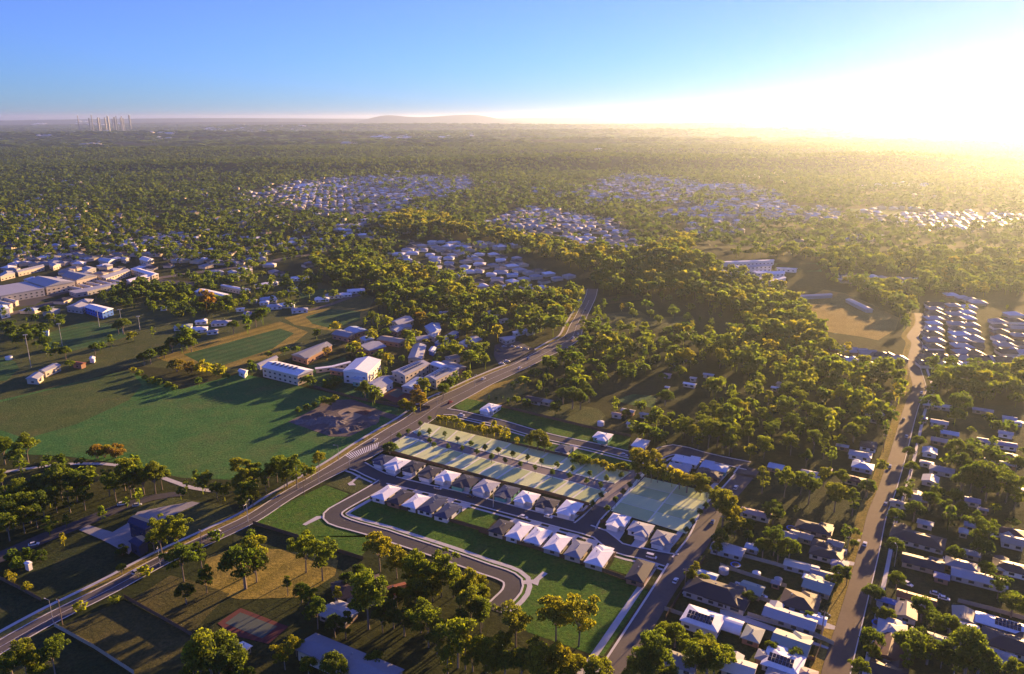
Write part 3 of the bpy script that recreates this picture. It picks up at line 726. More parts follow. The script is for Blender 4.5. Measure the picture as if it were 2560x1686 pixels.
village('n3', [(1355, 270, 9, 5, 'lightgrey', 'g'), (1255, 300, 7, 4, 'pink', 'g'), (1505, 300, 6, 4, 'lightgrey', 'g'), (1410, 390, 9, 5, 'lightgrey', 'g'), (600, 180, 9, 6, 'beige', 'g'), (500, 165, 12, 8, 'brown', 'g'), (1715, 55, 3.5, 3, 'paleblue', 'g'), (1920, 25, 9, 4, 'white', 'g')],
        'on the wooded acreage', EST)
village('m3', [(1740, 1270, 8, 4, 'lightgrey', 'g'), (1610, 1300, 5, 4, 'lightgrey', 'g'), (1390, 1270, 6, 5, 'pink', 'g')], 'on the wooded acreage', EST)
village('b2', [(900, 890, 13, 9, 'lightgrey', 'g')], 'hidden among the creek gums', EST)
village('b2', [(1080, 650, 20, 11, 'brown', ''), (1350, 690, 16, 7, 'rust', 'g')], 'hidden among the creek gums', EST + .9)
village('b2', [(30, 1195, 5, 4, 'white', 'g')], 'beside the tennis court', EST)

def block(r, pts, z, roof, wall, cluster, look, cat='building', name='building', z0=0.0, parapet=.5, solar=None):
    """A large low building from its roof outline: walls, a roof slab, windows along the sides and plant on top."""
    P = [at(r, *p, z) for p in pts]
    c = sum(P) / len(P)
    e = empty(name, (c[0], c[1], HZ(*c)))
    HOUSES.append((c[0], c[1], max(np.linalg.norm(p - c) for p in P) * .8))
    Q = [tuple(p - c) for p in P]
    Qi = [tuple((p - c) * (1 - .7 / max(4, np.linalg.norm(p - c)))) for p in P]
    MB().prism(Qi, -.3, z - .35).build('wall', wall_mat(wall), e)
    rf = MB().prism(Q, z - .35, z)
    # a low ridge so the roof is not one flat slab
    if len(Q) == 4:
        n = 4
        cc = [np.array(q) for q in Q]
        s01, s12 = np.linalg.norm(cc[1] - cc[0]), np.linalg.norm(cc[2] - cc[1])
        if s01 >= s12: a, b, o = (cc[0] + cc[3]) / 2, (cc[1] + cc[2]) / 2, (0, 1, 2, 3)
        else: a, b, o = (cc[0] + cc[1]) / 2, (cc[2] + cc[3]) / 2, (1, 2, 3, 0)
        h = .12 * min(s01, s12)
        rf.add([(*cc[o[0]], z + .004), (*cc[o[1]], z + .004), (*b, z + h), (*a, z + h), (*cc[o[2]], z + .004), (*cc[o[3]], z + .004)], [(0, 1, 2, 3), (4, 5, 3, 2), (1, 4, 2), (5, 0, 3)])
    ro = rf.build('roof', roof_mat(roof), e)
    bm = bmesh.new(); bm.from_mesh(ro.data); bmesh.ops.recalc_face_normals(bm, faces=bm.faces); bm.to_mesh(ro.data); bm.free()
    for i in range(len(Qi)):
        a, b = np.array(Qi[i - 1]), np.array(Qi[i])
        d = np.linalg.norm(b - a)
        if d < 6: continue
        nn = np.array([b[1] - a[1], a[0] - b[0]]) / d
        if nn @ ((a + b) / 2) < 0: nn = -nn
        k = min(12, int(d / 4.5))
        for j in range(k):
            p = a + (b - a) * (j + .5) / k + nn * .03
            inst(WIN, 'window', e, (*p, 1.0), math.atan2(b[1] - a[1], b[0] - a[0]))
            if z > 5.5: inst(WIN, 'window', e, (*p, 4.0), math.atan2(b[1] - a[1], b[0] - a[0]))
    if solar:
        u0, u1, v0, v1, nu, nv = solar
        for i in range(nu):
            for j in range(nv):
                u, v = u0 + (u1 - u0) * (i + .5) / nu, v0 + (v1 - v0) * (j + .5) / nv
                p = (1 - v) * ((1 - u) * np.array(Q[0]) + u * np.array(Q[1])) + v * ((1 - u) * np.array(Q[3]) + u * np.array(Q[2]))
                t = np.array(Q[1]) - np.array(Q[0])
                s01, s12 = np.linalg.norm(t), np.linalg.norm(np.array(Q[2]) - np.array(Q[1]))
                w = v if s01 >= s12 else u
                zz = z + .12 * min(s01, s12) * (1 - abs(2 * w - 1)) + .35
                inst(PANEL, 'solar_panel', ro, (*p, zz), math.atan2(t[1], t[0]), (1.9, 1.2, 1))
    note(cluster, e, look, cat)
    return e
SCH = 'in the school grounds'
block('m2', [(45, 1215), (355, 1290), (490, 1240), (170, 1165)], 7.2, 'white', 'cream', SCH, 'white two storey block with dark panels', solar=(.12, .8, .3, .62, 6, 3))
block('m2', [(0, 1190), (30, 1208), (190, 1135), (160, 1120)], 3.6, 'lightgrey', 'grey', SCH, 'narrow grey covered walkway')
block('m2', [(735, 1250), (950, 1270), (1065, 1155), (850, 1145)], 8.5, 'white', 'white', SCH, 'large white sports hall')
block('m2', [(800, 1310), (930, 1330), (990, 1270), (880, 1262)], 4, 'paleblue', 'white', SCH, 'pale blue roofed lean-to annex')
block('m2', [(620, 1240), (735, 1258), (770, 1232), (660, 1222)], 3.4, 'grey', 'brick', SCH, 'low brown and grey amenities block')
block('m2', [(935, 1360), (1050, 1410), (1170, 1340), (1050, 1300)], 4.6, 'lightgrey', 'white', SCH, 'pale grey square hall')
block('m2', [(1150, 1255), (1265, 1290), (1480, 1185), (1370, 1165)], 7, 'lightgrey', 'cream', SCH, 'pale winged block with solar rows', solar=(.3, .85, .12, .85, 3, 9))
block('m2', [(1430, 1300), (1530, 1330), (1730, 1225), (1600, 1205)], 6.6, 'lightgrey', 'cream', SCH, 'pale ribbed roof wing beside the main road', solar=(.3, .8, .15, .8, 3, 7))
block('m2', [(1470, 1190), (1570, 1222), (1640, 1205), (1540, 1165)], 6.2, 'white', 'grey', SCH, 'white link roof closing the courtyard')
block('m2', [(1235, 1380), (1360, 1410), (1490, 1340), (1360, 1300)], 4.2, 'paleblue', 'grey', SCH, 'pale blue roofed front office')
block('m2', [(1545, 1190), (1640, 1160), (1790, 1215), (1690, 1245)], 4.0, 'grey', 'brick', SCH, 'dark grey sawtooth workshop')
block('m2', [(1290, 1140), (1410, 1150), (1450, 1030), (1340, 1020)], 4.2, 'lightgrey', 'cream', SCH, 'long grey classroom with white vents')
block('m2', [(1465, 1075), (1505, 1088), (1535, 1050), (1490, 1042)], 3.6, 'white', 'blue', SCH, 'small white roofed shelter with blue end')
block('m2', [(300, 1112), (430, 1148), (650, 1030), (560, 1012)], 4.6, 'grey', 'brick', SCH, 'long dark grey classroom beside the oval')
block('m2', [(640, 935), (780, 965), (850, 930), (720, 895)], 4.2, 'grey', 'brick', SCH, 'dark grey library block')
block('m2', [(740, 900), (850, 925), (950, 900), (850, 868)], 4.2, 'paleblue', 'brick', SCH, 'blue grey stepped block')
block('m2', [(840, 1045), (960, 1078), (1110, 1040), (990, 995)], 4.2, 'lightgrey', 'brick', SCH, 'light grey hipped classroom')
block('m2', [(1020, 980), (1220, 1012), (1300, 985), (1110, 950)], 4, 'beige', 'brick', SCH, 'beige long classroom')
block('m2', [(1140, 900), (1200, 922), (1255, 885), (1190, 868)], 4, 'lightgrey', 'brick', SCH, 'small light grey classroom')
block('m2', [(1150, 830), (1210, 865), (1345, 820), (1270, 780)], 4, 'lightgrey', 'cream', SCH, 'cluttered pale roofed far block')
block('m2', [(1430, 870), (1500, 940), (1575, 900), (1560, 840)], 4.2, 'paleblue', 'cream', SCH, 'pale roofed block with white vents')
block('m2', [(1450, 950), (1515, 965), (1560, 915), (1490, 905)], 4.1, 'lightgrey', 'cream', SCH, 'pale grey hexagonal end hall')
block('m2', [(1515, 1008), (1555, 1022), (1725, 920), (1670, 910)], 4.2, 'lightgrey', 'blue', SCH, 'long narrow blue ended block')
block('m2', [(1705, 1015), (1790, 1048), (1925, 978), (1830, 955)], 4.6, 'lightgrey', 'brick', SCH, 'wide ribbed roof block near the car park')
block('m2', [(815, 1340), (895, 1352), (900, 1330), (830, 1322)], 3.2, 'cream', 'teal', SCH, 'small lime green shade structure')
block('m2', [(2175, 915), (2270, 895), (2290, 905), (2190, 930)], 3.4, 'white', 'white', SCH, 'white demountable by the car park')
block('m2', [(2060, 965), (2180, 950), (2210, 970), (2120, 995)], 3.4, 'lightgrey', 'grey', SCH, 'light grey covered area by the car park')
for k_, (pts, z_, rf_, lk_) in enumerate([([(500, 1222), (640, 1205), (800, 1165), (810, 1175), (650, 1217), (505, 1234)], 3.2, 'white', 'thin white winding covered walkway'), ([(1060, 1295), (1160, 1285), (1180, 1300), (1080, 1312)], 3.4, 'lightgrey', 'light grey link roof by the hall'),
                          ([(1130, 870), (1290, 850), (1330, 872), (1180, 895)], 4, 'grey', 'grey low block among tall trees'), ([(1340, 960), (1440, 945), (1470, 970), (1370, 990)], 4, 'lightgrey', 'light grey canteen block'), ([(1600, 1130), (1690, 1110), (1740, 1130), (1650, 1150)], 4, 'grey', 'grey roofed store'),
                          ([(880, 970), (960, 955), (1010, 975), (930, 992)], 4, 'paleblue', 'pale blue roofed block in the middle'), ([(2280, 900), (2360, 890), (2380, 905), (2300, 920)], 3.4, 'lightgrey', 'grey demountable behind the car park')]):
    block('m2', pts, z_, rf_, 'cream', SCH, lk_)
SHOP = 'at the shopping centre'
block('m1', [(-60, 535), (210, 490), (380, 545), (0, 612), (-100, 620)], 8, 'lightgrey', 'grey', SHOP, 'huge pale blue flat roofed store')
block('m1', [(220, 480), (430, 450), (640, 490), (390, 535)], 8.6, 'lightgrey', 'cream', SHOP, 'pale roofed middle store')
block('m1', [(520, 440), (640, 405), (830, 440), (650, 480)], 8.4, 'grey', 'cream', SHOP, 'darker grey roofed store')
block('m1', [(830, 450), (1060, 385), (1110, 395), (900, 465)], 6, 'lightgrey', 'cream', SHOP, 'long narrow arcade roof')
block('m1', [(1110, 385), (1190, 378), (1350, 425), (1290, 440)], 6, 'white', 'cream', SHOP, 'white corner arcade')
block('m1', [(1070, 475), (1200, 440), (1290, 445), (1110, 500)], 5, 'white', 'cream', SHOP, 'white front terrace of shops')
block('m1', [(580, 570), (700, 550), (1020, 490), (1040, 500), (740, 575), (640, 590)], 4.5, 'lightgrey', 'grey', SHOP, 'long low verandah roof')
for i, (x, y) in enumerate([(635, 540), (715, 522), (795, 508), (880, 494), (960, 478)]):
    block('m1', [(x - 70, y - 8), (x + 50, y + 16), (x + 75, y + 8), (x - 45, y - 16)], 4, 'cream', 'cream', SHOP, 'cream strip shade roof', 'shade roof', 'shade_roof')
for i, (x, y) in enumerate([(90, 645), (40, 670), (40, 705)]):
    block('m1', [(x - 70, y - 10), (x + 40, y + 18), (x + 70, y + 8), (x - 40, y - 18)], 4.5, 'cream', 'cream', SHOP, 'cream strip shade roof', 'shade roof', 'shade_roof')
block('m1', [(-20, 700), (60, 690), (80, 720), (0, 735)], 8, 'white', 'white', SHOP, 'small white corner tower')
LFT = 'beyond the sports fields'
block('m1', [(715, 705), (800, 680), (965, 718), (870, 755)], 6, 'white', 'blue', LFT, 'white roofed hall with bright blue wall')
block('m1', [(560, 705), (640, 672), (750, 680), (700, 722)], 5, 'lightgrey', 'grey', LFT, 'pale grey annex beside the blue walled hall')
block('m1', [(1650, 575), (1740, 552), (1960, 600), (1890, 645)], 5.5, 'white', 'grey', LFT, 'white mottled roof shed')
block('m1', [(1870, 522), (1900, 515), (2130, 555), (2110, 570)], 5, 'white', 'cream', LFT, 'long narrow white shed')
block('m1', [(1945, 445), (2005, 430), (2060, 446), (1995, 462)], 5, 'paleblue', 'grey', LFT, 'pale blue roofed depot')
block('m1', [(2020, 378), (2070, 370), (2150, 388), (2090, 402)], 6, 'white', 'cream', LFT, 'white flat roofed depot')
block('m1', [(1930, 405), (2000, 395), (2040, 412), (1970, 425)], 5, 'lightgrey', 'cream', LFT, 'light grey depot')
block('m1', [(2200, 525), (2240, 505), (2350, 480), (2310, 510)], 5, 'white', 'cream', LFT, 'white L shaped workshop')
block('m1', [(830, 305), (880, 288), (980, 300), (920, 325)], 5, 'paleblue', 'grey', LFT, 'pale blue warehouse among trees')
block('m1', [(1020, 295), (1060, 280), (1100, 290), (1060, 305)], 5, 'lightgrey', 'grey', LFT, 'small light grey warehouse')
block('m1', [(1180, 300), (1240, 278), (1310, 300), (1250, 320)], 5, 'white', 'cream', LFT, 'cream and white clubhouse roof')
block('m1', [(690, 375), (760, 360), (820, 375), (740, 395)], 5, 'lightgrey', 'grey', LFT, 'light grey motel roof')
block('m1', [(410, 345), (470, 330), (520, 340), (450, 362)], 5, 'lightgrey', 'cream', LFT, 'pale roofed hall left of the motel')
block('m1', [(0, 425), (110, 400), (130, 420), (0, 450)], 5, 'lightgrey', 'cream', LFT, 'long pale roof behind the shopping centre')
block('m1', [(130, 400), (360, 348), (380, 360), (150, 412)], 5, 'lightgrey', 'cream', LFT, 'long narrow terrace roof behind the shops')
block('m1', [(215, 1315), (320, 1320), (375, 1280), (300, 1258)], 4, 'lightgrey', 'cream', 'beside the sports fields', 'long grey roofed clubhouse', 'clubhouse', 'clubhouse')
block('m1', [(325, 1245), (380, 1258), (520, 1200), (450, 1185)], 4.2, 'lightgrey', 'cream', 'beside the sports fields', 'grey roofed change room block', 'clubhouse', 'clubhouse')
block('m1', [(610, 1185), (690, 1198), (735, 1180), (640, 1168)], 3.4, 'rust', 'brick', 'beside the sports fields', 'dark shed with rust red end', 'shed', 'shed')
block('m1', [(755, 1145), (800, 1150), (812, 1130), (765, 1126)], 3.2, 'white', 'white', 'beside the sports fields', 'small white kiosk', 'shed', 'shed')
block('m1', [(355, 910), (410, 925), (420, 902), (370, 896)], 3.2, 'white', 'white', 'beside the sports fields', 'small white equipment shed', 'shed', 'shed')
block('m1', [(2020, 1250), (2080, 1275), (2110, 1245), (2050, 1232)], 3.4, 'white', 'white', 'beside the sports fields', 'white container shed near the school', 'shed', 'shed')
PRK = 'on the concrete yard'
block('b1', [(1165, 70), (1330, 140), (1465, 75), (1230, 5)], 7, 'deepblue', 'deepblue', PRK, 'dark blue two part machinery shed', 'shed', 'shed')
block('b1', [(1175, 245), (1270, 300), (1360, 235), (1300, 190)], 5, 'deepblue', 'deepblue', PRK, 'low dark blue open fronted shed', 'shed', 'shed')
block('b1', [(215, 445), (255, 460), (295, 438), (258, 422)], 3.2, 'white', 'white', 'beside the park drive', 'tiny white pump shed', 'shed', 'shed')
LSH = 'below the creek gums'
p, q = at('b2', 600, 1145, 5), at('b2', 1420, 1490, 5)
e = house(*((p + q) / 2), float(np.linalg.norm(q - p)), 9.5, ang(p, q), 'grey', 'cream', 4.2, True, False, .2, 0, 2, 1, 'long_shed')
note(LSH, e, 'very long blue grey metal poultry style shed', 'shed')
p, q = at('b3', 1870, 880, 4), at('b3', 2220, 990, 4)
e = house(*((p + q) / 2), float(np.linalg.norm(q - p)), 10.5, EAST, 'white', 'white', 3.2, False, False, .3, 8, 2, 1)
note('in yards left of tan road', e, 'long white solar panelled house', 'house')
p = at('b3', 2150, 690, 3.2)
e = house(*p, 21, 12, EAST, 'dark', 'grey', 2.8, False, True, .38)
note('in yards left of tan road', e, 'long charcoal house with sunlit ridge', 'house')
# curved-roof carport
def arch_shed(r, x, y, L, W, cluster):
    p = at(r, x, y, 2)
    e = empty('carport', (p[0], p[1], 0), EAST)
    n = 10
    A = [(math.cos(math.pi * i / n) * W / 2, 1.2 + math.sin(math.pi * i / n) * W * .34) for i in range(n + 1)]
    mb = MB()
    for i in range(n):
        (a, b), (c, d) = A[i], A[i + 1]
        mb.add([(-L / 2, a, b), (L / 2, a, b), (L / 2, c, d), (-L / 2, c, d)], [(0, 1, 2, 3)])
    mb.build('roof', roof_mat('white'), e)
    for sx in (-1, 1):
        for sy in (-1, 1): MB().tube((sx * (L / 2 - .1), sy * W / 2 * .98, -.2), (sx * (L / 2 - .1), sy * W / 2 * .98, 1.25), .08, .08).build('post', M_METAL, e)
    HOUSES.append((p[0], p[1], L / 2))
    note(cluster, e, 'white arched roof', 'carport')
arch_shed('b4', 100, 865, 7, 7, 'in yards left of tan road')

MIDH = 'between sports fields and woodland'
for x, y, L, W, c in [(100, 630, 15, 11, 'paleblue'), (160, 692, 13, 10, 'lightgrey'), (260, 680, 15, 11, 'white'), (370, 722, 15, 9, 'lightgrey'), (560, 632, 14, 9, 'white'), (660, 602, 17, 11, 'lightgrey'), (760, 592, 12, 9, 'white'), (850, 560, 18, 11, 'white'), (370, 455, 20, 12, 'white'),
                      (130, 498, 14, 8, 'white'), (40, 520, 14, 10, 'white'), (310, 545, 10, 8, 'lightgrey'), (70, 660, 9, 7, 'white'), (1600, 745, 9, 4, 'lightgrey'), (1960, 800, 9, 7, 'lightgrey'), (2020, 745, 10, 8, 'lightgrey'), (2110, 810, 9, 6, 'beige'), (2260, 895, 9, 6, 'lightgrey')]:
    p = at('m2', x, y, 3)
    e = house(*p, L, W, .25 + rng.uniform(-.1, .1), c, 'white', detail=1)
    note(MIDH, e, LOOK[c] + ' house', 'house')
for x, y, L, W, c in [(1710, 820, 10, 7, 'white'), (1880, 830, 16, 10, 'lightgrey'), (1555, 865, 14, 10, 'green'), (1695, 885, 13, 10, 'white'), (1805, 905, 9, 6, 'lightgrey'), (2040, 715, 8, 5, 'white'), (2120, 755, 11, 8, 'purple'), (1390, 708, 6, 4, 'white'), (2330, 690, 13, 9, 'paleblue'), (2150, 645, 8, 6, 'lightgrey'), (2290, 640, 14, 10, 'lightgrey')]:
    p = at('m1', x, y, 3)
    e = house(*p, L, W, .25 + rng.uniform(-.1, .1), c, 'white', detail=1)
    note(MIDH, e, LOOK[c] + ' house', 'house')
def row(r, p0, p1, n, L, W, cols, cluster, angle, jit=.12):
    a, b = at(r, *p0, 3), at(r, *p1, 3)
    for i in range(n):
        p = a + (b - a) * (i / max(1, n - 1)) + nr.normal(0, .6, 2)
        c = rng.choice(cols)
        e = house(p[0], p[1], L * rng.uniform(.85, 1.1), W * rng.uniform(.85, 1.1), angle + rng.uniform(-jit, jit) * .3, c, rng.choice(['cream', 'white', 'brick', 'tan']), gable=rng.random() < .2, detail=0, pitch=.40)
        note(cluster, e, LOOK[c] + ' house', 'house')
NEWE = ang(at('m4', 1580, 1130), at('m4', 2280, 1150))
D = ['dark', 'grey', 'lightgrey', 'grey', 'paleblue', 'brown']
for p0, p1, n, nm in [((1620, 680), (1610, 1090), 10, 'roadside column, far right estate'), ((1790, 690), (1870, 1080), 10, 'second column, far right estate'), ((1900, 700), (1950, 1090), 8, 'third column, far right estate'), ((2150, 820), (2230, 1080), 6, 'fourth column, far right estate'),
                      ((2290, 760), (2360, 1080), 6, 'outermost column, far right estate'), ((1580, 1120), (2300, 1150), 8, 'cross row, far right estate'), ((1560, 1180), (2330, 1215), 8, 'front row, far right estate'), ((800, 1050), (1310, 1130), 7, 'row below golden paddock'),
                      ((770, 1125), (1040, 1185), 5, 'short row below golden paddock'), ((850, 425), (1480, 470), 9, 'upper row beyond golden paddock'), ((850, 470), (1380, 500), 7, 'lower row beyond golden paddock'), ((1780, 600), (2000, 660), 4, 'row beside the dark wood')]:
    row('m4', p0, p1, n, 14, 11, D, 'in the ' + nm, NEWE)
WSC = 'in the white school complex'
for pts, z in [([(1820, 400), (1880, 440), (1945, 425), (1880, 380)], 8), ([(1830, 325), (1930, 330), (2300, 318), (2290, 308), (1900, 312)], 5), ([(1920, 350), (2000, 345), (2060, 400), (1980, 400)], 6), ([(2040, 345), (2260, 335), (2280, 365), (2060, 375)], 6),
               ([(2080, 390), (2200, 395), (2260, 420), (2150, 430)], 6), ([(2230, 400), (2380, 395), (2390, 430), (2270, 435)], 6), ([(2090, 460), (2260, 435), (2300, 455), (2160, 485)], 6), ([(2220, 480), (2380, 440), (2400, 455), (2260, 500)], 5)]:
    block('m3', pts, z, rng.choice(['white', 'white', 'lightgrey']), 'white', WSC, 'white roofed classroom')
block('m4', [(275, 365), (290, 362), (455, 385), (445, 392)], 4, 'white', 'white', WSC, 'thin white sunlit shelter')
for p0, p1, n in [((330, 620), (740, 600), 1), ((890, 640), (1070, 730), 1)]:
    a, b = at('m4', *p0, 3), at('m4', *p1, 3)
    e = house(*((a + b) / 2), float(np.linalg.norm(b - a)), 7, ang(a, b), 'lightgrey', 'grey', 3, True, False, .25, 0, 0)
    note('in the golden paddock', e, 'long narrow stable roof', 'shed')
for x, y, L, W in [(1290, 212, 16, 11), (1410, 215, 16, 11), (1330, 240, 16, 11), (1215, 248, 16, 10), (1250, 272, 16, 10), (1480, 255, 12, 10), (1520, 280, 14, 10), (1520, 312, 15, 10), (1640, 282, 13, 10), (1520, 360, 14, 10), (1780, 355, 12, 10), (1815, 395, 14, 9), (1900, 332, 14, 9), (1720, 185, 12, 9),
                   (2000, 420, 12, 9), (2050, 458, 14, 9), (2270, 515, 15, 10), (2080, 300, 13, 10), (1900, 250, 13, 8), (1720, 432, 14, 10), (1890, 392, 13, 9), (1495, 145, 12, 9), (1570, 145, 11, 9), (1710, 150, 12, 9), (2080, 400, 16, 9), (1640, 325, 12, 9), (2180, 425, 13, 9)]:
    p = at('m2', x, y, 3)
    e = house(*p, L, W, -.25 + rng.uniform(-.3, .3), rng.choice(['white', 'white', 'paleblue', 'lightgrey']), 'white', detail=0)
    note('in the hillside estate', e, 'bright roofed house', 'house')
for k, v in PENDING.items():
    v.sort(key=lambda t: t[0])
    for i, (px, e, look, cat) in enumerate(v):
        o = fit(f'{look}, {ordinal(i)} from the left {k}') if len(v) > 1 else f'{look} {k}'
        tag(e, o, cat, k[0].upper() + k[1:] if len(v) > 1 else None)

# ------------------------------------------------------------ trees
def leaf_cloud(clumps, per, size, r, flat=.8):
    """Quads spread over the shells of leaf clumps; (n, 4, 3). clumps: (x, y, z, radius)."""
    out = []
    for cx, cy, cz, cr in clumps:
        n = int(per * cr * cr)
        d = r.normal(size=(n, 3)); d /= np.linalg.norm(d, axis=1)[:, None]
        d[:, 2] = np.where(d[:, 2] < -.25, -d[:, 2] * .6, d[:, 2])
        rad = cr * r.uniform(.45, 1.08, n) ** .7
        c = d * rad[:, None] * (1, 1, flat) + (cx, cy, cz)
        nn = d + r.normal(0, .55, (n, 3)); nn /= np.linalg.norm(nn, axis=1)[:, None]
        a = np.cross(nn, r.normal(size=(n, 3))); a /= np.linalg.norm(a, axis=1)[:, None]
        b = np.cross(nn, a)
        s = size * r.uniform(.6, 1.35, n)[:, None]
        k = r.uniform(.55, 1.0, n)[:, None]
        out.append(np.stack([c - a * s - b * s * k, c + a * s - b * s * k * .6, c + a * s * .8 + b * s * k, c - a * s * .7 + b * s * k], 1))
    return np.concatenate(out)
def quad_mesh(name, Q, mat):
    me = bpy.data.meshes.new(name)
    n = len(Q)
    me.vertices.add(n * 4); me.vertices.foreach_set('co', Q.astype(np.float32).ravel())
    me.loops.add(n * 4); me.loops.foreach_set('vertex_index', np.arange(n * 4, dtype=np.int32))
    me.polygons.add(n); me.polygons.foreach_set('loop_start', np.arange(0, n * 4, 4, dtype=np.int32))
    me.update(calc_edges=True); me.materials.append(mat)
    return me
def gum_proto(kind, seed, per=60, size=.026):
    """Unit-height tree: trunk with limbs, and leaf clumps at the limb ends."""
    r = np.random.default_rng(seed)
    mb = MB(); clumps = []
    if kind == 'gum':        # tall, open crown high on a pale trunk
        lean = r.normal(0, .03, 2)
        fork = r.uniform(.30, .42)
        top = np.array([lean[0] * fork, lean[1] * fork, fork])
        mb.tube((0, 0, -.03), top * .5, .021, .017, 7).tube(top * .5, top, .017, .014, 7)
        nl = r.integers(7, 10)
        for i in range(nl):
            a = 2 * math.pi * (i + r.uniform(-.3, .3)) / nl
            sp, hh = r.uniform(.12, .29), r.uniform(.52, .88)
            mid = top + ((sp * .45) * math.cos(a), (sp * .45) * math.sin(a), (hh - fork) * .55)
            end = np.array([math.cos(a) * sp, math.sin(a) * sp, hh])
            mb.tube(top, mid, .010, .007, 5).tube(mid, end, .007, .003, 5)
            clumps.append((*end, r.uniform(.11, .155)))
            for _ in range(2):
                o = end + r.normal(0, .10, 3) * (1, 1, .8)
                clumps.append((*o, r.uniform(.075, .12)))
            if r.random() < .6: clumps.append((*(mid + r.normal(0, .04, 3)), r.uniform(.05, .075)))
        clumps += [(lean[0], lean[1], .88, .13), (lean[0], lean[1], .72, .15)]
    elif kind == 'round':    # dense broad crown close to the ground
        mb.tube((0, 0, -.03), (0, 0, .35), .035, .026, 7)
        for i in range(5):
            a = 2 * math.pi * i / 5 + r.uniform(-.3, .3)
            mb.tube((0, 0, .3), (.22 * math.cos(a), .22 * math.sin(a), .6), .016, .006, 5)
        for i in range(20):
            d = r.normal(size=3); d /= np.linalg.norm(d)
            d[2] = abs(d[2]) * .9 - .25
            clumps.append((d[0] * .32, d[1] * .32, .55 + d[2] * .33, r.uniform(.12, .19)))
    elif kind == 'tall':     # narrow upright crown reaching low
        mb.tube((0, 0, -.03), (0, 0, .5), .022, .014, 7).tube((0, 0, .5), (.01, .01, .85), .014, .005, 6)
        for i in range(20):
            h = r.uniform(.28, .93); w = .17 * math.sin(math.pi * (h - .12) / .95) + .02
            a = r.uniform(0, 6.28); q = r.uniform(.4, 1) * w
            end = (q * math.cos(a), q * math.sin(a), h)
            if i % 2: mb.tube((0, 0, h - .12), end, .007, .003, 4)
            clumps.append((*end, r.uniform(.065, .115)))
    else:                    # bush: many stems, leafy to the ground
        for i in range(5):
            a = 1.26 * i
            mb.tube((0, 0, -.03), (.25 * math.cos(a), .25 * math.sin(a), .55), .03, .012, 5)
        for i in range(14):
            d = r.normal(size=3); d /= np.linalg.norm(d)
            clumps.append((d[0] * .4, d[1] * .4, .45 + d[2] * .28, r.uniform(.18, .28)))
    Q = leaf_cloud(clumps, per / (.1 * .1) * (.3 if kind == 'bush' else .55 if kind == 'round' else 1), size * (1.8 if kind == 'bush' else 1.25 if kind == 'round' else 1), r)
    return mb, Q
PROTO = {}
for kd, n in (('gum', 6), ('round', 3), ('tall', 3), ('bush', 2)):
    PROTO[kd] = []
    for i in range(n):
        mb, Q = gum_proto(kd, 100 + 17 * i + len(kd), 125, .0165)
        PROTO[kd].append((mb.mesh('trunk', BARK), quad_mesh('crown', Q, LEAF)))
TREES = []     # (x, y, height, kind, tone, cluster)
def T(r, cluster, items, kind='gum', tone=.55):
    for it in items:
        x, y, h = it[:3]
        if r == 'm1' and cluster == SF: h *= 1.3
        k = it[3] if len(it) > 3 else kind
        tn = (it[4] if it[4] > .9 else min(it[4], .84)) if len(it) > 4 else min(.84, tone + rng.uniform(-.16, .16))
        if k == 'round' and h > 7 and rng.random() < .4: k = 'gum'
        if k == 'gum' and rng.random() < .3: k = 'tall'
        p = at(r, x, y, .62 * h)
        TREES.append((p[0], p[1], h * 1.08, k, tn, cluster))
PW = 'in the park wood'
T('n1', PW, [(230, 600, 16), (150, 680, 14), (190, 790, 9), (20, 620, 15), (10, 900, 10), (540, 920, 16), (680, 950, 15), (760, 960, 13), (400, 980, 13), (300, 1020, 12), (140, 1000, 12), (60, 1090, 14), (180, 1080, 13), (100, 1180, 15), (250, 1150, 14), (380, 1130, 14), (500, 1080, 12), (620, 1080, 12), (760, 1070, 11),
             (30, 1230, 13), (200, 1260, 12), (320, 1230, 11), (60, 1330, 12), (1120, 840, 16, 'gum', .7), (980, 900, 15), (1040, 960, 14), (1200, 860, 15, 'gum', .68), (1300, 900, 14), (1400, 870, 16, 'gum', .72), (1470, 880, 12), (1180, 950, 12)], tone=.55)
T('n1', 'between park drive and green field', [(1650, 1020, 7), (1700, 960, 6), (1800, 900, 7), (1870, 920, 9), (1850, 960, 8), (1980, 1010, 9), (2050, 1020, 8), (2180, 800, 12, 'gum', .75), (2280, 830, 12, 'gum', .75), (2330, 850, 11), (2270, 1020, 11), (2180, 980, 8)], tone=.62)
T('n1', 'beside the curving path', [(540, 710, 5), (400, 770, 6), (735, 750, 4), (1080, 740, 5), (1190, 740, 6), (510, 830, 6), (590, 790, 5), (460, 850, 5)], 'round', .35)
T('n1', 'below the big green field', [(880, 640, 8, 'bush', .95), (950, 640, 7, 'bush', .9), (1050, 630, 8, 'bush', .95), (430, 710, 4, 'bush', .2), (560, 720, 5, 'bush', .2)])
T('n1', 'beside the park drive', [(1155, 1110, 6), (1270, 1080, 7), (930, 1240, 6), (600, 1280, 6), (440, 1330, 8)], 'tall', .6)
T('b1', 'beside the dark blue sheds', [(1460, 190, 14), (1620, 170, 13), (1400, 240, 9), (1110, 310, 5, 'bush', .2)], tone=.68)
T('b1', 'on the dry pasture', [(1660, 420, 15), (1830, 350, 11), (2220, 430, 19, 'round'), (2310, 340, 15, 'round'), (1690, 700, 9, 'round', .25), (1880, 590, 10, 'gum', .3)], tone=.5)
T('b1', 'on the corner pasture', [(210, 1320, 12, 'round'), (300, 1300, 11, 'round'), (470, 1280, 13), (90, 1370, 9, 'round'), (340, 1420, 5, 'bush')], tone=.62)
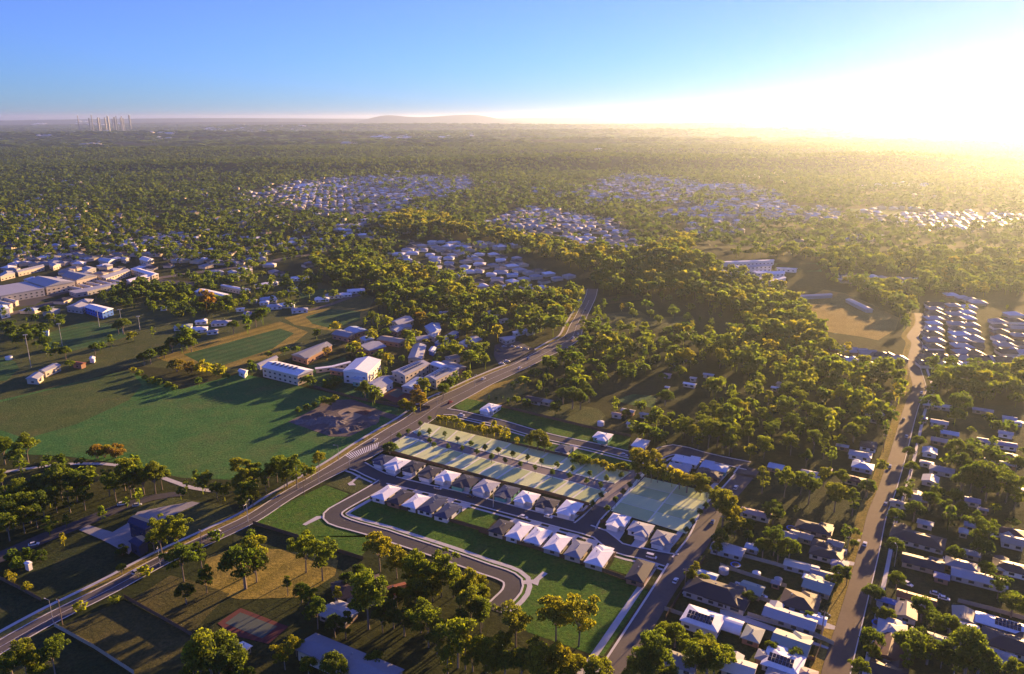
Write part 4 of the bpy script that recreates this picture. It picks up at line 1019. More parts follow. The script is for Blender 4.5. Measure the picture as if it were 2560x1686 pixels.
T('b1', 'below the tennis court', [(1900, 1230, 17, 'round'), (2080, 1300, 14, 'round'), (2000, 1370, 12), (2120, 1200, 12), (1830, 1380, 10, 'round'), (2180, 1400, 9, 'bush', .2), (1750, 1430, 7, 'bush', .3)], tone=.62)
T('b1', 'along the main road verge', [(1110, 490, 5, 'round', .6), (1780, 285, 3.5, 'bush', .2), (1965, 180, 4.5, 'bush', .2), (1320, 515, 3, 'bush', .7), (1040, 770, 3, 'bush', .7), (725, 840, 3, 'bush', .7), (2290, 160, 4, 'bush', .3)])
T('b1', 'along the park drive verge', [(75, 560, 4.5, 'tall', .85), (125, 580, 4, 'tall', .9), (580, 230, 5, 'tall', .85), (120, 350, 5, 'bush', .2), (360, 370, 5, 'bush', .1), (165, 440, 4, 'bush', .4), (240, 355, 4, 'bush', .1), (250, 650, 3, 'bush', .85)])
T('n2', 'in the main road grove', [(90, 830, 12), (130, 900, 12), (330, 800, 13), (420, 830, 14), (510, 810, 17), (650, 840, 7), (720, 730, 10, 'gum', .8), (60, 1030, 12), (110, 1060, 9), (20, 900, 11), (250, 860, 11), (590, 830, 9), (30, 1120, 8), (230, 920, 10), (400, 910, 9)], tone=.62)
T('n2', 'around the soil yard', [(830, 200, 8, 'round', .5), (760, 170, 5, 'bush', .2), (870, 165, 5, 'round', .8), (680, 220, 3, 'bush', .25), (610, 245, 3, 'bush', .2), (540, 270, 3, 'bush', .2)])
T('n2', 'in front of the school', [(1140, 80, 13), (1230, 160, 8), (1700, 50, 11, 'tall', .7), (1860, 80, 11, 'round', .4), (1930, 30, 9, 'round', .4), (1600, 140, 15, 'gum', .97), (1650, 210, 9, 'gum', .95), (1600, 270, 5, 'tall', .7), (1500, 210, 7, 'bush', .9), (1560, 230, 7, 'bush', .9), (800, 30, 6, 'bush', .3), (870, 15, 5, 'bush', .3), (660, 15, 6, 'round', .4), (600, -10, 6, 'round', .35)], tone=.6)
T('n2', 'at the near end of the pale lots', [(1370, 610, 7, 'bush', .25)])
T('n2', 'in the row above pale lots', [(1830, 345, 6), (1890, 360, 6), (1960, 380, 6), (2030, 415, 6), (2110, 440, 6), (2180, 450, 6), (2260, 475, 6), (2340, 470, 6.5)], 'round', .88)
T('n3', 'in the row above pale lots', [(30, 440, 7), (130, 450, 7), (240, 490, 9, 'tall', .8), (180, 470, 7), (450, 560, 9, 'gum', .8), (530, 530, 12, 'round', .78), (340, 560, 5), (590, 590, 8, 'round', .75)], 'tall', .9)
T('n3', 'on the upper street verge', [(1130, 770, 6), (1060, 750, 5), (920, 720, 6, 'bush', .4), (1200, 790, 5, 'bush', .9), (860, 700, 5, 'bush', .5), (960, 720, 5, 'bush', .5), (1310, 790, 6), (1270, 800, 5)], 'round', .78)
T('n3', 'at the pale lots top corner', [(1450, 730, 15), (1600, 740, 13), (1630, 850, 9), (1420, 820, 10), (1530, 780, 11), (1570, 850, 9), (1680, 870, 7)], tone=.78)
T('n3', 'behind the right pale lots', [(1760, 900, 8), (1900, 930, 10), (1990, 940, 9), (2050, 930, 9), (2080, 1010, 7), (1830, 920, 8), (1960, 890, 7), (2020, 1000, 6)], 'round', .84)
T('n3', 'beside the east street bend', [(2240, 1140, 17), (2170, 1090, 11), (2130, 1060, 8), (2290, 1240, 11), (2340, 1330, 10), (2270, 1380, 8)], tone=.82)
AC = 'on the meadow acreage'
T('n3', AC, [(330, 180, 7, 'round', .6), (690, 250, 10, 'round', .2), (850, 140, 14, 'round', .25), (960, 90, 12, 'round', .3), (760, 130, 11, 'round', .25), (920, 170, 12, 'round', .2), (1000, 130, 9, 'round', .3), (1240, 230, 9, 'gum', .6), (1700, 140, 11, 'round', .25), (1340, 300, 7, 'round', .2), (1470, 260, 8), (1680, 390, 10), (1750, 330, 9),
             (1620, 350, 9), (1560, 380, 9), (1790, 430, 7), (1850, 470, 8), (1450, 450, 9), (1500, 470, 9), (1390, 430, 7), (1600, 500, 9), (1660, 540, 8), (430, 190, 6, 'bush', .2), (300, 60, 7, 'tall', .15), (260, 190, 6, 'tall', .15), (80, 165, 4, 'tall', .05), (145, 165, 3.5, 'tall', .05), (207, 160, 3.5, 'tall', .05)], tone=.5)
T('n3', 'in the upper street stand', [(2100, 470, 16), (2180, 480, 14), (2260, 490, 14), (2340, 490, 13), (2050, 290, 12), (2150, 280, 14), (2200, 330, 12), (2340, 240, 12), (2040, 400, 12), (1950, 480, 11), (1880, 420, 11), (2000, 540, 10), (2290, 580, 12)], tone=.66)
WR = 'in wood left of tan road'
T('n4', WR, [(340, 770, 13), (515, 790, 14), (640, 800, 11), (710, 830, 15), (910, 900, 14), (1050, 940, 13, 'tall'), (820, 750, 10), (950, 760, 9), (1260, 680, 8), (1160, 830, 10, 'round', .3), (950, 110, 14), (790, 290, 15), (890, 370, 9), (740, 470, 13), (820, 530, 11), (340, 280, 12), (230, 400, 13), (140, 210, 9), (380, 150, 13), (490, 90, 12), (620, 150, 13),
             (500, 230, 13), (680, 230, 12), (400, 400, 12), (350, 520, 12), (100, 450, 14), (30, 430, 13), (1330, 300, 9, 'round', .3), (1230, 310, 10, 'round', .3), (1050, 280, 9, 'round', .3), (1030, 230, 8), (1100, 330, 10, 'round', .3), (560, 330, 12), (620, 400, 12), (560, 500, 11), (680, 600, 10), (880, 600, 9), (940, 470, 9), (240, 560, 9), (420, 1050, 8, 'round', .3), (230, 1120, 6, 'round', .3)], tone=.62)
RR = 'in yards right of tan road'
T('n4', RR, [(1450, 880, 8), (1530, 1010, 10), (1380, 1060, 9), (1880, 170, 16), (2100, 580, 10), (2080, 720, 17), (1980, 750, 15), (2200, 760, 15), (2260, 830, 14), (1900, 780, 12), (2100, 830, 13), (1700, 880, 11), (1650, 930, 10), (1900, 1010, 9), (2040, 1190, 14), (1500, 680, 8), (1560, 480, 9), (1850, 520, 11), (1960, 560, 11), (1900, 640, 11), (2330, 650, 10), (1780, 1000, 9), (1840, 900, 9), (2320, 920, 10), (1480, 560, 7)], 'round', .4)
T('b4', RR, [(1370, 240, 9), (1390, 500, 8), (1590, 720, 11), (1690, 860, 9), (1190, 970, 10), (1960, 1030, 17), (1500, 1010, 12), (1460, 1120, 11), (1640, 1050, 10), (1750, 1080, 10), (2300, 690, 10), (2190, 560, 9), (1800, 840, 8), (1880, 900, 6), (1330, 780, 5, 'bush'), (1200, 1070, 5, 'bush'), (1100, 1210, 8), (2290, 1220, 10), (1190, 610, 8), (1240, 620, 7), (1270, 760, 5, 'bush'), (2040, 1140, 13), (1850, 1150, 10), (1560, 950, 9), (2060, 250, 11), (1850, 300, 8), (2090, 420, 8)], 'round', .42)
LR = 'in yards left of tan road'
T('b4', LR, [(430, 200, 12), (550, 250, 11), (460, 280, 9), (340, 250, 9), (1000, 470, 8), (950, 450, 8), (50, 1110, 9), (700, 790, 4), (410, 1030, 4, 'bush'), (890, 500, 5, 'bush'), (1050, 230, 5), (1060, 140, 4), (100, 100, 8), (220, 90, 6), (0, 180, 9), (220, 160, 6), (590, 1080, 5, 'bush'), (230, 640, 5, 'bush')], 'round', .4)
T('b3', LR, [(1600, 1280, 16), (1500, 1330, 13), (1690, 1060, 8), (1790, 1090, 9), (1920, 1210, 8), (2090, 1290, 13), (2150, 1350, 12), (1980, 1340, 12), (2010, 1180, 10, 'tall'), (2100, 1150, 6), (1960, 510, 8, 'tall', .78), (1930, 545, 6), (2050, 580, 5), (2170, 300, 6), (2260, 1280, 6), (1430, 1450, 10), (1750, 1440, 8), (1630, 1390, 9)], 'round', .6)
CG = 'in the creek wood'
T('b2', CG, [(130, 400, 17, 'round'), (590, 340, 15), (740, 400, 16), (1270, 320, 16, 'gum', .85), (1430, 420, 13, 'gum', .8), (1600, 520, 15), (1680, 560, 14), (1840, 540, 16), (1950, 600, 12), (2090, 640, 15, 'gum', .8), (2230, 745, 9), (2110, 820, 15), (2200, 900, 13), (1600, 720, 13, 'gum', .75), (1700, 700, 13), (1160, 740, 22), (890, 740, 8), (620, 760, 9), (700, 880, 12, 'round', .3),
             (860, 1000, 9, 'round', .3), (960, 1000, 10, 'round', .3), (1650, 900, 13), (1720, 1000, 15), (1800, 1100, 12), (1990, 1150, 17), (2060, 1210, 14), (1900, 1330, 12, 'round'), (2130, 1320, 8, 'round'), (2250, 1270, 12), (850, 1370, 10, 'round'), (620, 1370, 7, 'round'), (400, 1290, 9), (510, 1200, 7), (890, 1430, 8, 'round'), (1080, 500, 5, 'bush', .2), (430, 640, 8), (1430, 730, 9, 'round', .25),
             (1400, 880, 12, 'round', .25), (1300, 930, 11, 'round', .25), (1500, 960, 11, 'round', .25), (980, 580, 6, 'bush', .15), (560, 700, 8, 'round', .2), (1550, 470, 11), (1760, 640, 12), (2010, 720, 12), (2200, 640, 9), (1560, 820, 11), (2020, 980, 11), (1220, 1330, 6, 'bush', .5), (2300, 1400, 8, 'round')], tone=.66)
T('b3', CG, [(15, 735, 10), (20, 900, 10), (60, 1240, 12, 'round'), (230, 1350, 10, 'round'), (380, 1330, 10, 'round'), (200, 1200, 10)], tone=.7)
T('b3', 'below the long grass slope', [(330, 1000, 15, 'gum', .85), (700, 940, 16), (910, 960, 17), (530, 1310, 13, 'round'), (720, 1320, 13, 'round'), (880, 1370, 8, 'round'), (510, 1200, 9), (1080, 1420, 12, 'round'), (780, 1440, 7, 'round'), (620, 1400, 9, 'round')], tone=.74)
SF = 'around the sports fields'
T('m1', SF, [(1580, 980, 11), (1460, 1010, 10), (1390, 1070, 8), (1270, 1110, 9), (1220, 1130, 8), (1380, 1110, 5, 'round', .6), (1125, 950, 6, 'round', .75), (1090, 975, 4), (940, 1000, 6), (800, 1050, 8), (850, 1040, 7), (550, 1080, 8), (490, 1090, 7), (390, 1060, 8), (380, 1000, 9), (210, 950, 9), (340, 960, 8), (590, 1185, 5), (1500, 1190, 7, 'bush', .92), (1620, 1200, 7, 'bush', .95), (1720, 1210, 6, 'bush', .9),
             (1840, 1230, 6, 'bush', .8), (1690, 1330, 6), (1920, 1300, 5), (1750, 660, 13, 'gum', .98), (1040, 850, 11), (1290, 900, 8), (1000, 870, 8), (130, 990, 8), (280, 900, 6), (500, 830, 6), (400, 870, 6), (1620, 1010, 9), (1650, 960, 9), (1540, 1020, 9), (1340, 1080, 7), (2170, 800, 10), (2100, 850, 11), (1980, 860, 9), (2230, 780, 10), (2280, 1110, 4), (2130, 1170, 4), (2140, 1235, 6)], 'round', .35)
T('m1', 'in the weedy ditch', [(1130, 1225, 3.5), (1180, 1260, 3.5), (1230, 1300, 3.5), (1290, 1330, 3.5), (1360, 1340, 3.5), (1420, 1360, 3.5), (1480, 1385, 3.5)], 'bush', .6)
T('m2', 'among the school buildings', [(980, 780, 11), (1030, 830, 10), (920, 820, 9), (1110, 850, 9), (1270, 930, 9, 'round', .75), (1370, 945, 8, 'round', .75), (980, 960, 8), (1100, 910, 9, 'round', .3), (1290, 1050, 10, 'gum', .8), (800, 1080, 8), (890, 1110, 7, 'round', .65), (1110, 1140, 9, 'round', .9), (1150, 1160, 8), (1240, 1150, 8, 'round', .3), (600, 1090, 10, 'round', .97), (340, 1060, 7, 'round', .3), (240, 1080, 6, 'round', .3), (1390, 790, 12, 'gum', .95), (1430, 830, 11, 'gum', .95), (1580, 1070, 9), (1690, 1060, 12),
             (1720, 1090, 11), (1850, 1060, 10), (1940, 1040, 10), (1800, 1020, 8), (1820, 1150, 12), (1950, 1150, 12), (1890, 1110, 11), (1790, 1290, 8), (1700, 1320, 9, 'round', .4), (1610, 1370, 9, 'round', .4), (1050, 1270, 8), (1100, 1240, 7), (440, 1330, 7, 'round', .5), (590, 1360, 4, 'bush', .2), (680, 1330, 4, 'bush', .2), (910, 1400, 11, 'gum', .7), (990, 1480, 9, 'round', .7), (1430, 1380, 8, 'round', .7), (1660, 970, 8, 'round', .3), (1440, 1000, 5, 'round', .8)], tone=.6)
T('m3', 'beside the upper main road', [(670, 850, 15, 'gum', .68), (620, 690, 13), (500, 790, 15), (430, 730, 14), (660, 600, 12), (800, 780, 13), (760, 830, 9, 'bush', .2), (730, 900, 9, 'round', .2), (1550, 1130, 15, 'gum', .88), (1670, 1040, 13), (1840, 1130, 14), (2040, 1160, 11), (2190, 1200, 9), (940, 990, 11, 'gum', .8), (1050, 1040, 12, 'gum', .75), (850, 1020, 10), (1220, 1010, 13), (990, 850, 9), (1100, 870, 9), (1200, 860, 9), (1310, 820, 8), (1480, 890, 8, 'gum', .88), (1560, 920, 8, 'gum', .85), (1600, 860, 7), (1740, 900, 8), (1000, 700, 8, 'tall', .95)], tone=.62)

# scattered woodland: zones in whole-photograph coordinates (spacing in metres, height range, tone)
ZONES = [
    ([(1370, 672), (1430, 600), (1600, 600), (1700, 640), (1850, 690), (1915, 790), (1860, 830), (1760, 800), (1700, 730), (1560, 690), (1400, 690)], 7.5, (9, 15), .55),
    ([(1400, 690), (1560, 690), (1700, 730), (1760, 800), (1700, 800), (1560, 790), (1400, 730)], 21, (6, 11), .40),
    ([(1760, 800), (1860, 830), (1915, 790), (2000, 850), (2150, 880), (2379, 870), (2379, 935), (2110, 925), (2060, 980), (1950, 960), (1800, 920), (1650, 860), (1570, 800)], 9.5, (8, 15), .5),
    ([(1640, 1000), (1650, 900), (1800, 920), (1950, 960), (2085, 950), (2050, 1060), (1900, 1060), (1750, 1040), (1680, 1050)], 13, (8, 13), .5),
    ([(1210, 905), (1290, 825), (1400, 790), (1560, 800), (1650, 870), (1560, 890), (1400, 905), (1300, 930), (1230, 925)], 11, (6, 12), .35),
    ([(1360, 760), (1400, 740), (1560, 790), (1400, 800), (1330, 800)], 13, (6, 10), .35),
    ([(900, 560), (1000, 538), (1090, 548), (1300, 610), (1365, 640), (1430, 600), (1600, 620), (1610, 560), (1470, 600), (1300, 580), (1130, 540), (960, 500), (880, 520)], 9, (10, 16), .68),
    ([(720, 600), (900, 600), (930, 615), (1060, 650), (1270, 690), (1360, 690), (1340, 750), (1290, 785), (1160, 755), (1000, 720), (860, 690), (740, 650)], 10.5, (8, 16), .5),
    ([(0, 490), (350, 500), (700, 560), (900, 560), (880, 600), (720, 600), (560, 640), (420, 600), (200, 590), (0, 620)], 13, (6, 12), .42),
    ([(230, 690), (420, 640), (600, 660), (620, 700), (520, 740), (380, 690), (260, 700)], 10, (6, 11), .32),
    ([(560, 640), (740, 650), (860, 690), (700, 720), (560, 720)], 13, (6, 11), .4),
    ([(850, 690), (1160, 760), (1290, 790), (1130, 800), (900, 740)], 11, (7, 13), .5),
    ([(700, 760), (1130, 790), (1100, 850), (720, 830)], 26, (6, 11), .45),
    ([(0, 775), (80, 760), (140, 742), (150, 770), (165, 800), (120, 822), (30, 800)], 8, (6, 10), .25),
    ([(191, 668), (300, 655), (451, 668), (519, 698), (560, 720), (451, 742), (342, 728), (250, 712)], 9, (6, 10), .28),
    ([(0, 735), (130, 720), (100, 760), (0, 780)], 16, (5, 9), .25),
    ([(2140, 935), (2379, 930), (2379, 1290), (2100, 1250), (2080, 1130)], 17, (5, 11), .38),
    ([(1700, 1180), (1960, 1130), (1990, 1290), (1900, 1330), (1680, 1260)], 20, (4, 9), .35),
    ([(1980, 1400), (2379, 1320), (2379, 1567), (1960, 1567)], 20, (4, 8), .36),
    ([(720, 1400), (1180, 1420), (1330, 1480), (1400, 1567), (900, 1567), (870, 1500), (700, 1440)], 16, (5, 12), .45),
    ([(0, 1090), (220, 1090), (370, 1100), (180, 1190), (0, 1210)], 24, (7, 13), .45),
    ([(1900, 650), (1990, 660), (2140, 680), (2140, 800), (2105, 800), (2090, 740), (2000, 690)], 9, (8, 13), .4),
    ([(1700, 655), (1800, 655), (1860, 690), (1820, 690), (1760, 680)], 11, (6, 11), .45),
    ([(2140, 860), (2379, 860), (2379, 940), (2140, 930)], 9, (8, 13), .42),
    ([(1830, 600), (1960, 600), (2379, 610), (2379, 690), (2160, 690), (1960, 660), (1900, 640)], 11, (8, 13), .42),
    ([(1800, 820), (2120, 855), (2100, 880), (1900, 870)], 10, (6, 11), .4),
    ([(2120, 700), (2379, 690), (2379, 850), (2120, 850)], 30, (4, 8), .38),
    ([(1650, 610), (1720, 590), (2379, 600), (2379, 690), (2150, 680), (2060, 690), (1930, 620), (1900, 600)], 11, (9, 15), .45),
]
EST_PX = [  # built-up areas of the far suburbs
    [(905, 590), (1000, 560), (1130, 590), (1340, 648), (1270, 685), (1130, 690), (1060, 645), (900, 620)],
    [(550, 462), (690, 424), (830, 410), (1090, 410), (1105, 446), (950, 474), (925, 508), (800, 508), (680, 490)],
    [(1120, 520), (1240, 482), (1450, 525), (1500, 595), (1390, 592), (1200, 552)],
    [(1320, 455), (1440, 405), (1570, 415), (1650, 436), (1590, 474), (1370, 476)],
    [(1500, 500), (1640, 470), (1780, 470), (1960, 490), (1950, 520), (1650, 525)],
    [(1640, 430), (1790, 445), (1850, 470), (1650, 462)],
    [(2010, 495), (2379, 500), (2379, 525), (2200, 540), (2010, 520)],
    [(1700, 605), (1860, 600), (1900, 640), (1780, 665), (1680, 640)],
    [(1960, 625), (2150, 630), (2130, 665), (1970, 650)],
    [(2140, 690), (2379, 690), (2379, 870), (2120, 850)],
    [(0, 590), (330, 600), (380, 650), (180, 720), (0, 740)],
    [(395, 445), (520, 450), (500, 462), (400, 458)],
    [(0, 490), (160, 488), (300, 505), (250, 520), (0, 512)],
    [(0, 530), (300, 535), (560, 590), (520, 640), (420, 610), (0, 640)],
]
EST_PX = [[(x * 1.0761, y * 1.0761) for x, y in p] for p in EST_PX]
FARFIELDS = [[(x * 1.0761, y * 1.0761) for x, y in p] for p in [
    [(1800, 612), (1900, 612), (1910, 632), (1800, 628)], [(1970, 485), (2120, 488), (2120, 508), (1980, 505)], [(1830, 690), (1960, 670), (2100, 745), (2080, 790), (1920, 760)], [(1560, 478), (1620, 476), (1620, 486), (1560, 486)]]]
for p in FARFIELDS[:2]:
    wsheet('far_field', [at('A', x / 1.0761, y / 1.0761) for x, y in p], G_SPORT, .1)
def jitter_grid(x0, x1, y0, y1, s, j=.48):
    gx, gy = np.meshgrid(np.arange(x0, x1, s), np.arange(y0, y1, s))
    return (gx + nr.uniform(-j, j, gx.shape) * s).ravel(), (gy + nr.uniform(-j, j, gy.shape) * s).ravel()
def keep_clear(x, y, pad=2.5):
    k = np.ones(len(x), bool)
    for nm, C in ROADS.items():
        for i in range(0, len(C)):
            k &= (x - C[i, 0]) ** 2 + (y - C[i, 1]) ** 2 > (C[i, 2] / 2 + pad + 1) ** 2
    for hx, hy, hr in HOUSES:
        k &= (x - hx) ** 2 + (y - hy) ** 2 > (hr * .9 + 1.0) ** 2
    return k
OPEN = [p for n, p in FIELDPX if n in ('sports_field', 'football_field', 'grass_field', 'golden_paddock', 'vacant_lot', 'car_park', 'tennis_court', 'soil_yard', 'grass_verge', 'school_lawn', 'green_paddock')]
SC = []
for poly, sp, (h0, h1), tone in ZONES:
    ps = [(x * 1.0761, y * 1.0761) for x, y in poly]
    W = np.array([at('A', x, y) for x, y in poly])
    x, y = jitter_grid(W[:, 0].min(), W[:, 0].max(), W[:, 1].min(), W[:, 1].max(), sp)
    px, py = proj(x, y, H(x, y))
    k = inside(ps, px, py) & (nr.random(len(x)) < .93)
    for p in OPEN + FARFIELDS: k &= ~inside(p, px, py)
    for p, pr in ((EST_PX[0], .12), (EST_PX[7], .4), (EST_PX[8], .5)): k &= ~inside(p, px, py) | (nr.random(len(x)) < pr)
    x, y = x[k], y[k]
    k = keep_clear(x, y); x, y = x[k], y[k]
    for a, b in zip(x, y): SC.append((a, b, nr.uniform(h0, h1), float(np.clip(tone + .07 + nr.normal(0, .16), 0, .86))))
# keep the scatter off the trees that are placed one by one
TX = np.array([(t[0], t[1], t[2]) for t in TREES])
for a, b, h, tn in SC:
    if ((TX[:, 0] - a) ** 2 + (TX[:, 1] - b) ** 2).min() < 20: continue
    k = nr.choice(['gum', 'gum', 'tall', 'round']) if h > 8 else nr.choice(['round', 'round', 'bush', 'tall'])
    TREES.append((a, b, h, str(k), tn, None))
size = []
for x, y, h, k, tn, cl in TREES:
    px, py = proj(x, y, h * .6)
    vis = -60 < px < 2620 and 250 < py < 1760
    size.append(h / math.hypot(x, y) * (1.6 if k in ('round', 'bush') else 1) * (1 if cl else .6) if vis else 0)
order = np.argsort(size)[::-1]
single, mass = order[:345], [i for i in order[345:] if size[i] > 0]
lab = {}
for i in single:
    x, y, h, k, tn, cl = TREES[i]
    if cl is None:
        px, py = proj(x, y, 0)
        cl = ('at the bottom edge of the creek wood' if px < 1500 and py > 1500 else 'scattered in the park wood' if px < 420 else 'scattered in the eastern yards' if py > 1150 else 'scattered in the middle woodland')
    lab.setdefault(cl, []).append((float(proj(x, y, h * .6)[0]), i))
def tone_word(t): return 'dark green' if t < .3 else 'olive green' if t < .5 else 'mid green' if t < .62 else 'yellow-green' if t < .8 else 'golden' if t < .9 else 'brownish'
NAMES = {'gum': ('gum_tree', 'gum tree'), 'tall': ('slender_tree', 'slender tree'), 'round': ('broad_tree', 'broad tree'), 'bush': ('shrub', 'shrub')}
for cl, v in lab.items():
    v.sort()
    for j, (px, i) in enumerate(v):
        x, y, h, k, tn, _ = TREES[i]
        tm, cm = PROTO[k][rng.randrange(len(PROTO[k]))]
        e = empty(NAMES[k][0], (x, y, HZ(x, y)), rng.uniform(0, 6.28))
        w = rng.uniform(.78, 1.05)
        e.scale = (h * w, h * w, h)
        inst(tm, 'trunk', e)
        c = inst(cm, 'crown', e)
        c.color = (tn, 0, 0, 1)
        sz = 'tall ' if h > 13.5 else 'small ' if h < 7 else ''
        tag(e, fit(f'{sz}{tone_word(tn)} {NAMES[k][1]}, {ordinal(j)} from the left {cl}', f'{tone_word(tn)} {NAMES[k][1]}, {ordinal(j)} from the left {cl}') if len(v) > 1 else f'{sz}{tone_word(tn)} {NAMES[k][1]} standing {cl}', 'shrub' if k == 'bush' else 'tree', 'Trees ' + cl if len(v) > 1 else None)

def bake(name, items, templates, label, mat=None):
    """One mesh of many trees: items (x, y, height, width, tone, template index)."""
    Vs, ts = [], []
    A = np.array(items, float)
    zz = H(A[:, 0], A[:, 1])
    for k, Q in enumerate(templates):
        m = A[:, 5] == k
        if not m.any(): continue
        B, z = A[m], zz[m]
        a = nr.uniform(0, 6.28, len(B))
        ca, sa = np.cos(a)[:, None, None], np.sin(a)[:, None, None]
        X, Y, Zc = Q[None, ..., 0], Q[None, ..., 1], Q[None, ..., 2]
        w, h = B[:, 3][:, None, None], B[:, 2][:, None, None]
        V = np.stack([(ca * X - sa * Y) * w + B[:, 0][:, None, None], (sa * X + ca * Y) * w + B[:, 1][:, None, None], Zc * h + z[:, None, None]], -1)
        Vs.append(V.reshape(-1, 3)); ts.append(np.repeat(B[:, 4], Q.shape[0] * 4))
    V = np.concatenate(Vs)
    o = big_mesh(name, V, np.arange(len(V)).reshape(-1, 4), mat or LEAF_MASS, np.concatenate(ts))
    return tag(o, label, 'woodland', kind='stuff')
def simple_template(kind, seed, per, size, trunk=True):
    mb, Q = gum_proto(kind, seed, per, size)
    if trunk:
        w = .014
        t = [[(-w, 0, 0), (w, 0, 0), (w * .7, 0, .6), (-w * .7, 0, .6)], [(0, -w, 0), (0, w, 0), (0, w * .7, .6), (0, -w * .7, .6)]]
        Q = np.concatenate([Q, np.array(t)])
    return Q
MT = [simple_template('gum', 7, 6.5, .062), simple_template('gum', 8, 6.5, .062), simple_template('gum', 9, 6.0, .066), simple_template('tall', 4, 6, .06), simple_template('tall', 5, 6, .06), simple_template('round', 6, 4.6, .062), simple_template('round', 16, 4.6, .062), simple_template('bush', 3, 3.0, .08)]
IDX = {'gum': (0, 1, 2), 'tall': (3, 4), 'round': (5, 6), 'bush': (7,)}
items = []
for i in mass:
    x, y, h, k, tn, cl = TREES[i]
    g = nr.uniform(.8, 1.25); items.append((x, y, h * g, h * g * nr.uniform(.9, 1.35), tn, nr.choice(IDX[k])))
bake('woodland', items, MT, 'mid green gum woodland covering the middle distance hills')
# far woods
FT = [simple_template('gum', 21, .75, .17, False), simple_template('gum', 22, .75, .17, False), simple_template('round', 23, .55, .16, False), simple_template('tall', 24, .9, .16, False)]
items = []
x, y = jitter_grid(-3400, 3400, 900, 4300, 15.0, 1.3)
x = np.concatenate([x]); 
px, py = proj(x, y, H(x, y))
k = (px > -40) & (px < 2600)
x, y, px, py = x[k], y[k], px[k], py[k]
zin = np.zeros(len(x), bool)
for poly, *_ in ZONES: zin |= inside([(a * 1.0761, b * 1.0761) for a, b in poly], px, py)
k = ~zin
est = np.zeros(len(x), bool)
for p in EST_PX[:10]: est |= inside(p, px, py)
for p in FARFIELDS + OPEN: k &= ~inside(p, px, py)
k &= ~est | (nr.random(len(x)) < .17)
dens = .5 + .5 * np.sin(x * .011 + 2 * np.sin(y * .004)) * np.sin(y * .009 + 1.7 * np.sin(x * .006))
k &= nr.random(len(x)) < np.clip(.42 + dens, 0, .97)
k &= py < 660
x, y, dens = x[k], y[k], dens[k]
k = keep_clear(x, y); x, y, dens = x[k], y[k], dens[k]
h = nr.uniform(9, 17, len(x))
for a, b, c, d in zip(x, y, h, dens): items.append((a, b, c, c * nr.uniform(1.2, 1.8), float(np.clip(.22 + .30 * (d - .5) + nr.normal(0, .12), 0, .8)), nr.integers(0, 4)))
print('far trees', len(items), 'mass', len(mass), 'single', len(single), 'total', len(TREES))
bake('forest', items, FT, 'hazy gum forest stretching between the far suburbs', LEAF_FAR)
VT = [leaf_cloud([(0, 0, .35, .5)], 40, .30, np.random.default_rng(3), .7), leaf_cloud([(0, 0, .35, .5), (.4, .2, .3, .35)], 28, .30, np.random.default_rng(4), .7)]
items = []
x, y = jitter_grid(-11500, 11500, 4200, 13500, 85, 1.4)
k = np.abs(x) < .74 * y
x, y = x[k], y[k]
dn = np.sin(x * .0031 + 2 * np.sin(y * .0012)) * np.sin(y * .0026 + 1.7 * np.sin(x * .0017))
k = nr.random(len(x)) < .62 + .38 * dn
x, y = x[k], y[k]
for a, b in zip(x, y): items.append((a, b, nr.uniform(14, 24), nr.uniform(70, 130), float(np.clip(nr.normal(.12, .08), 0, .5)), nr.integers(0, 2)))
print('very far', len(items))
bake('far_forest', items, VT, 'blue hazy forest below the horizon', LEAF_FAR)

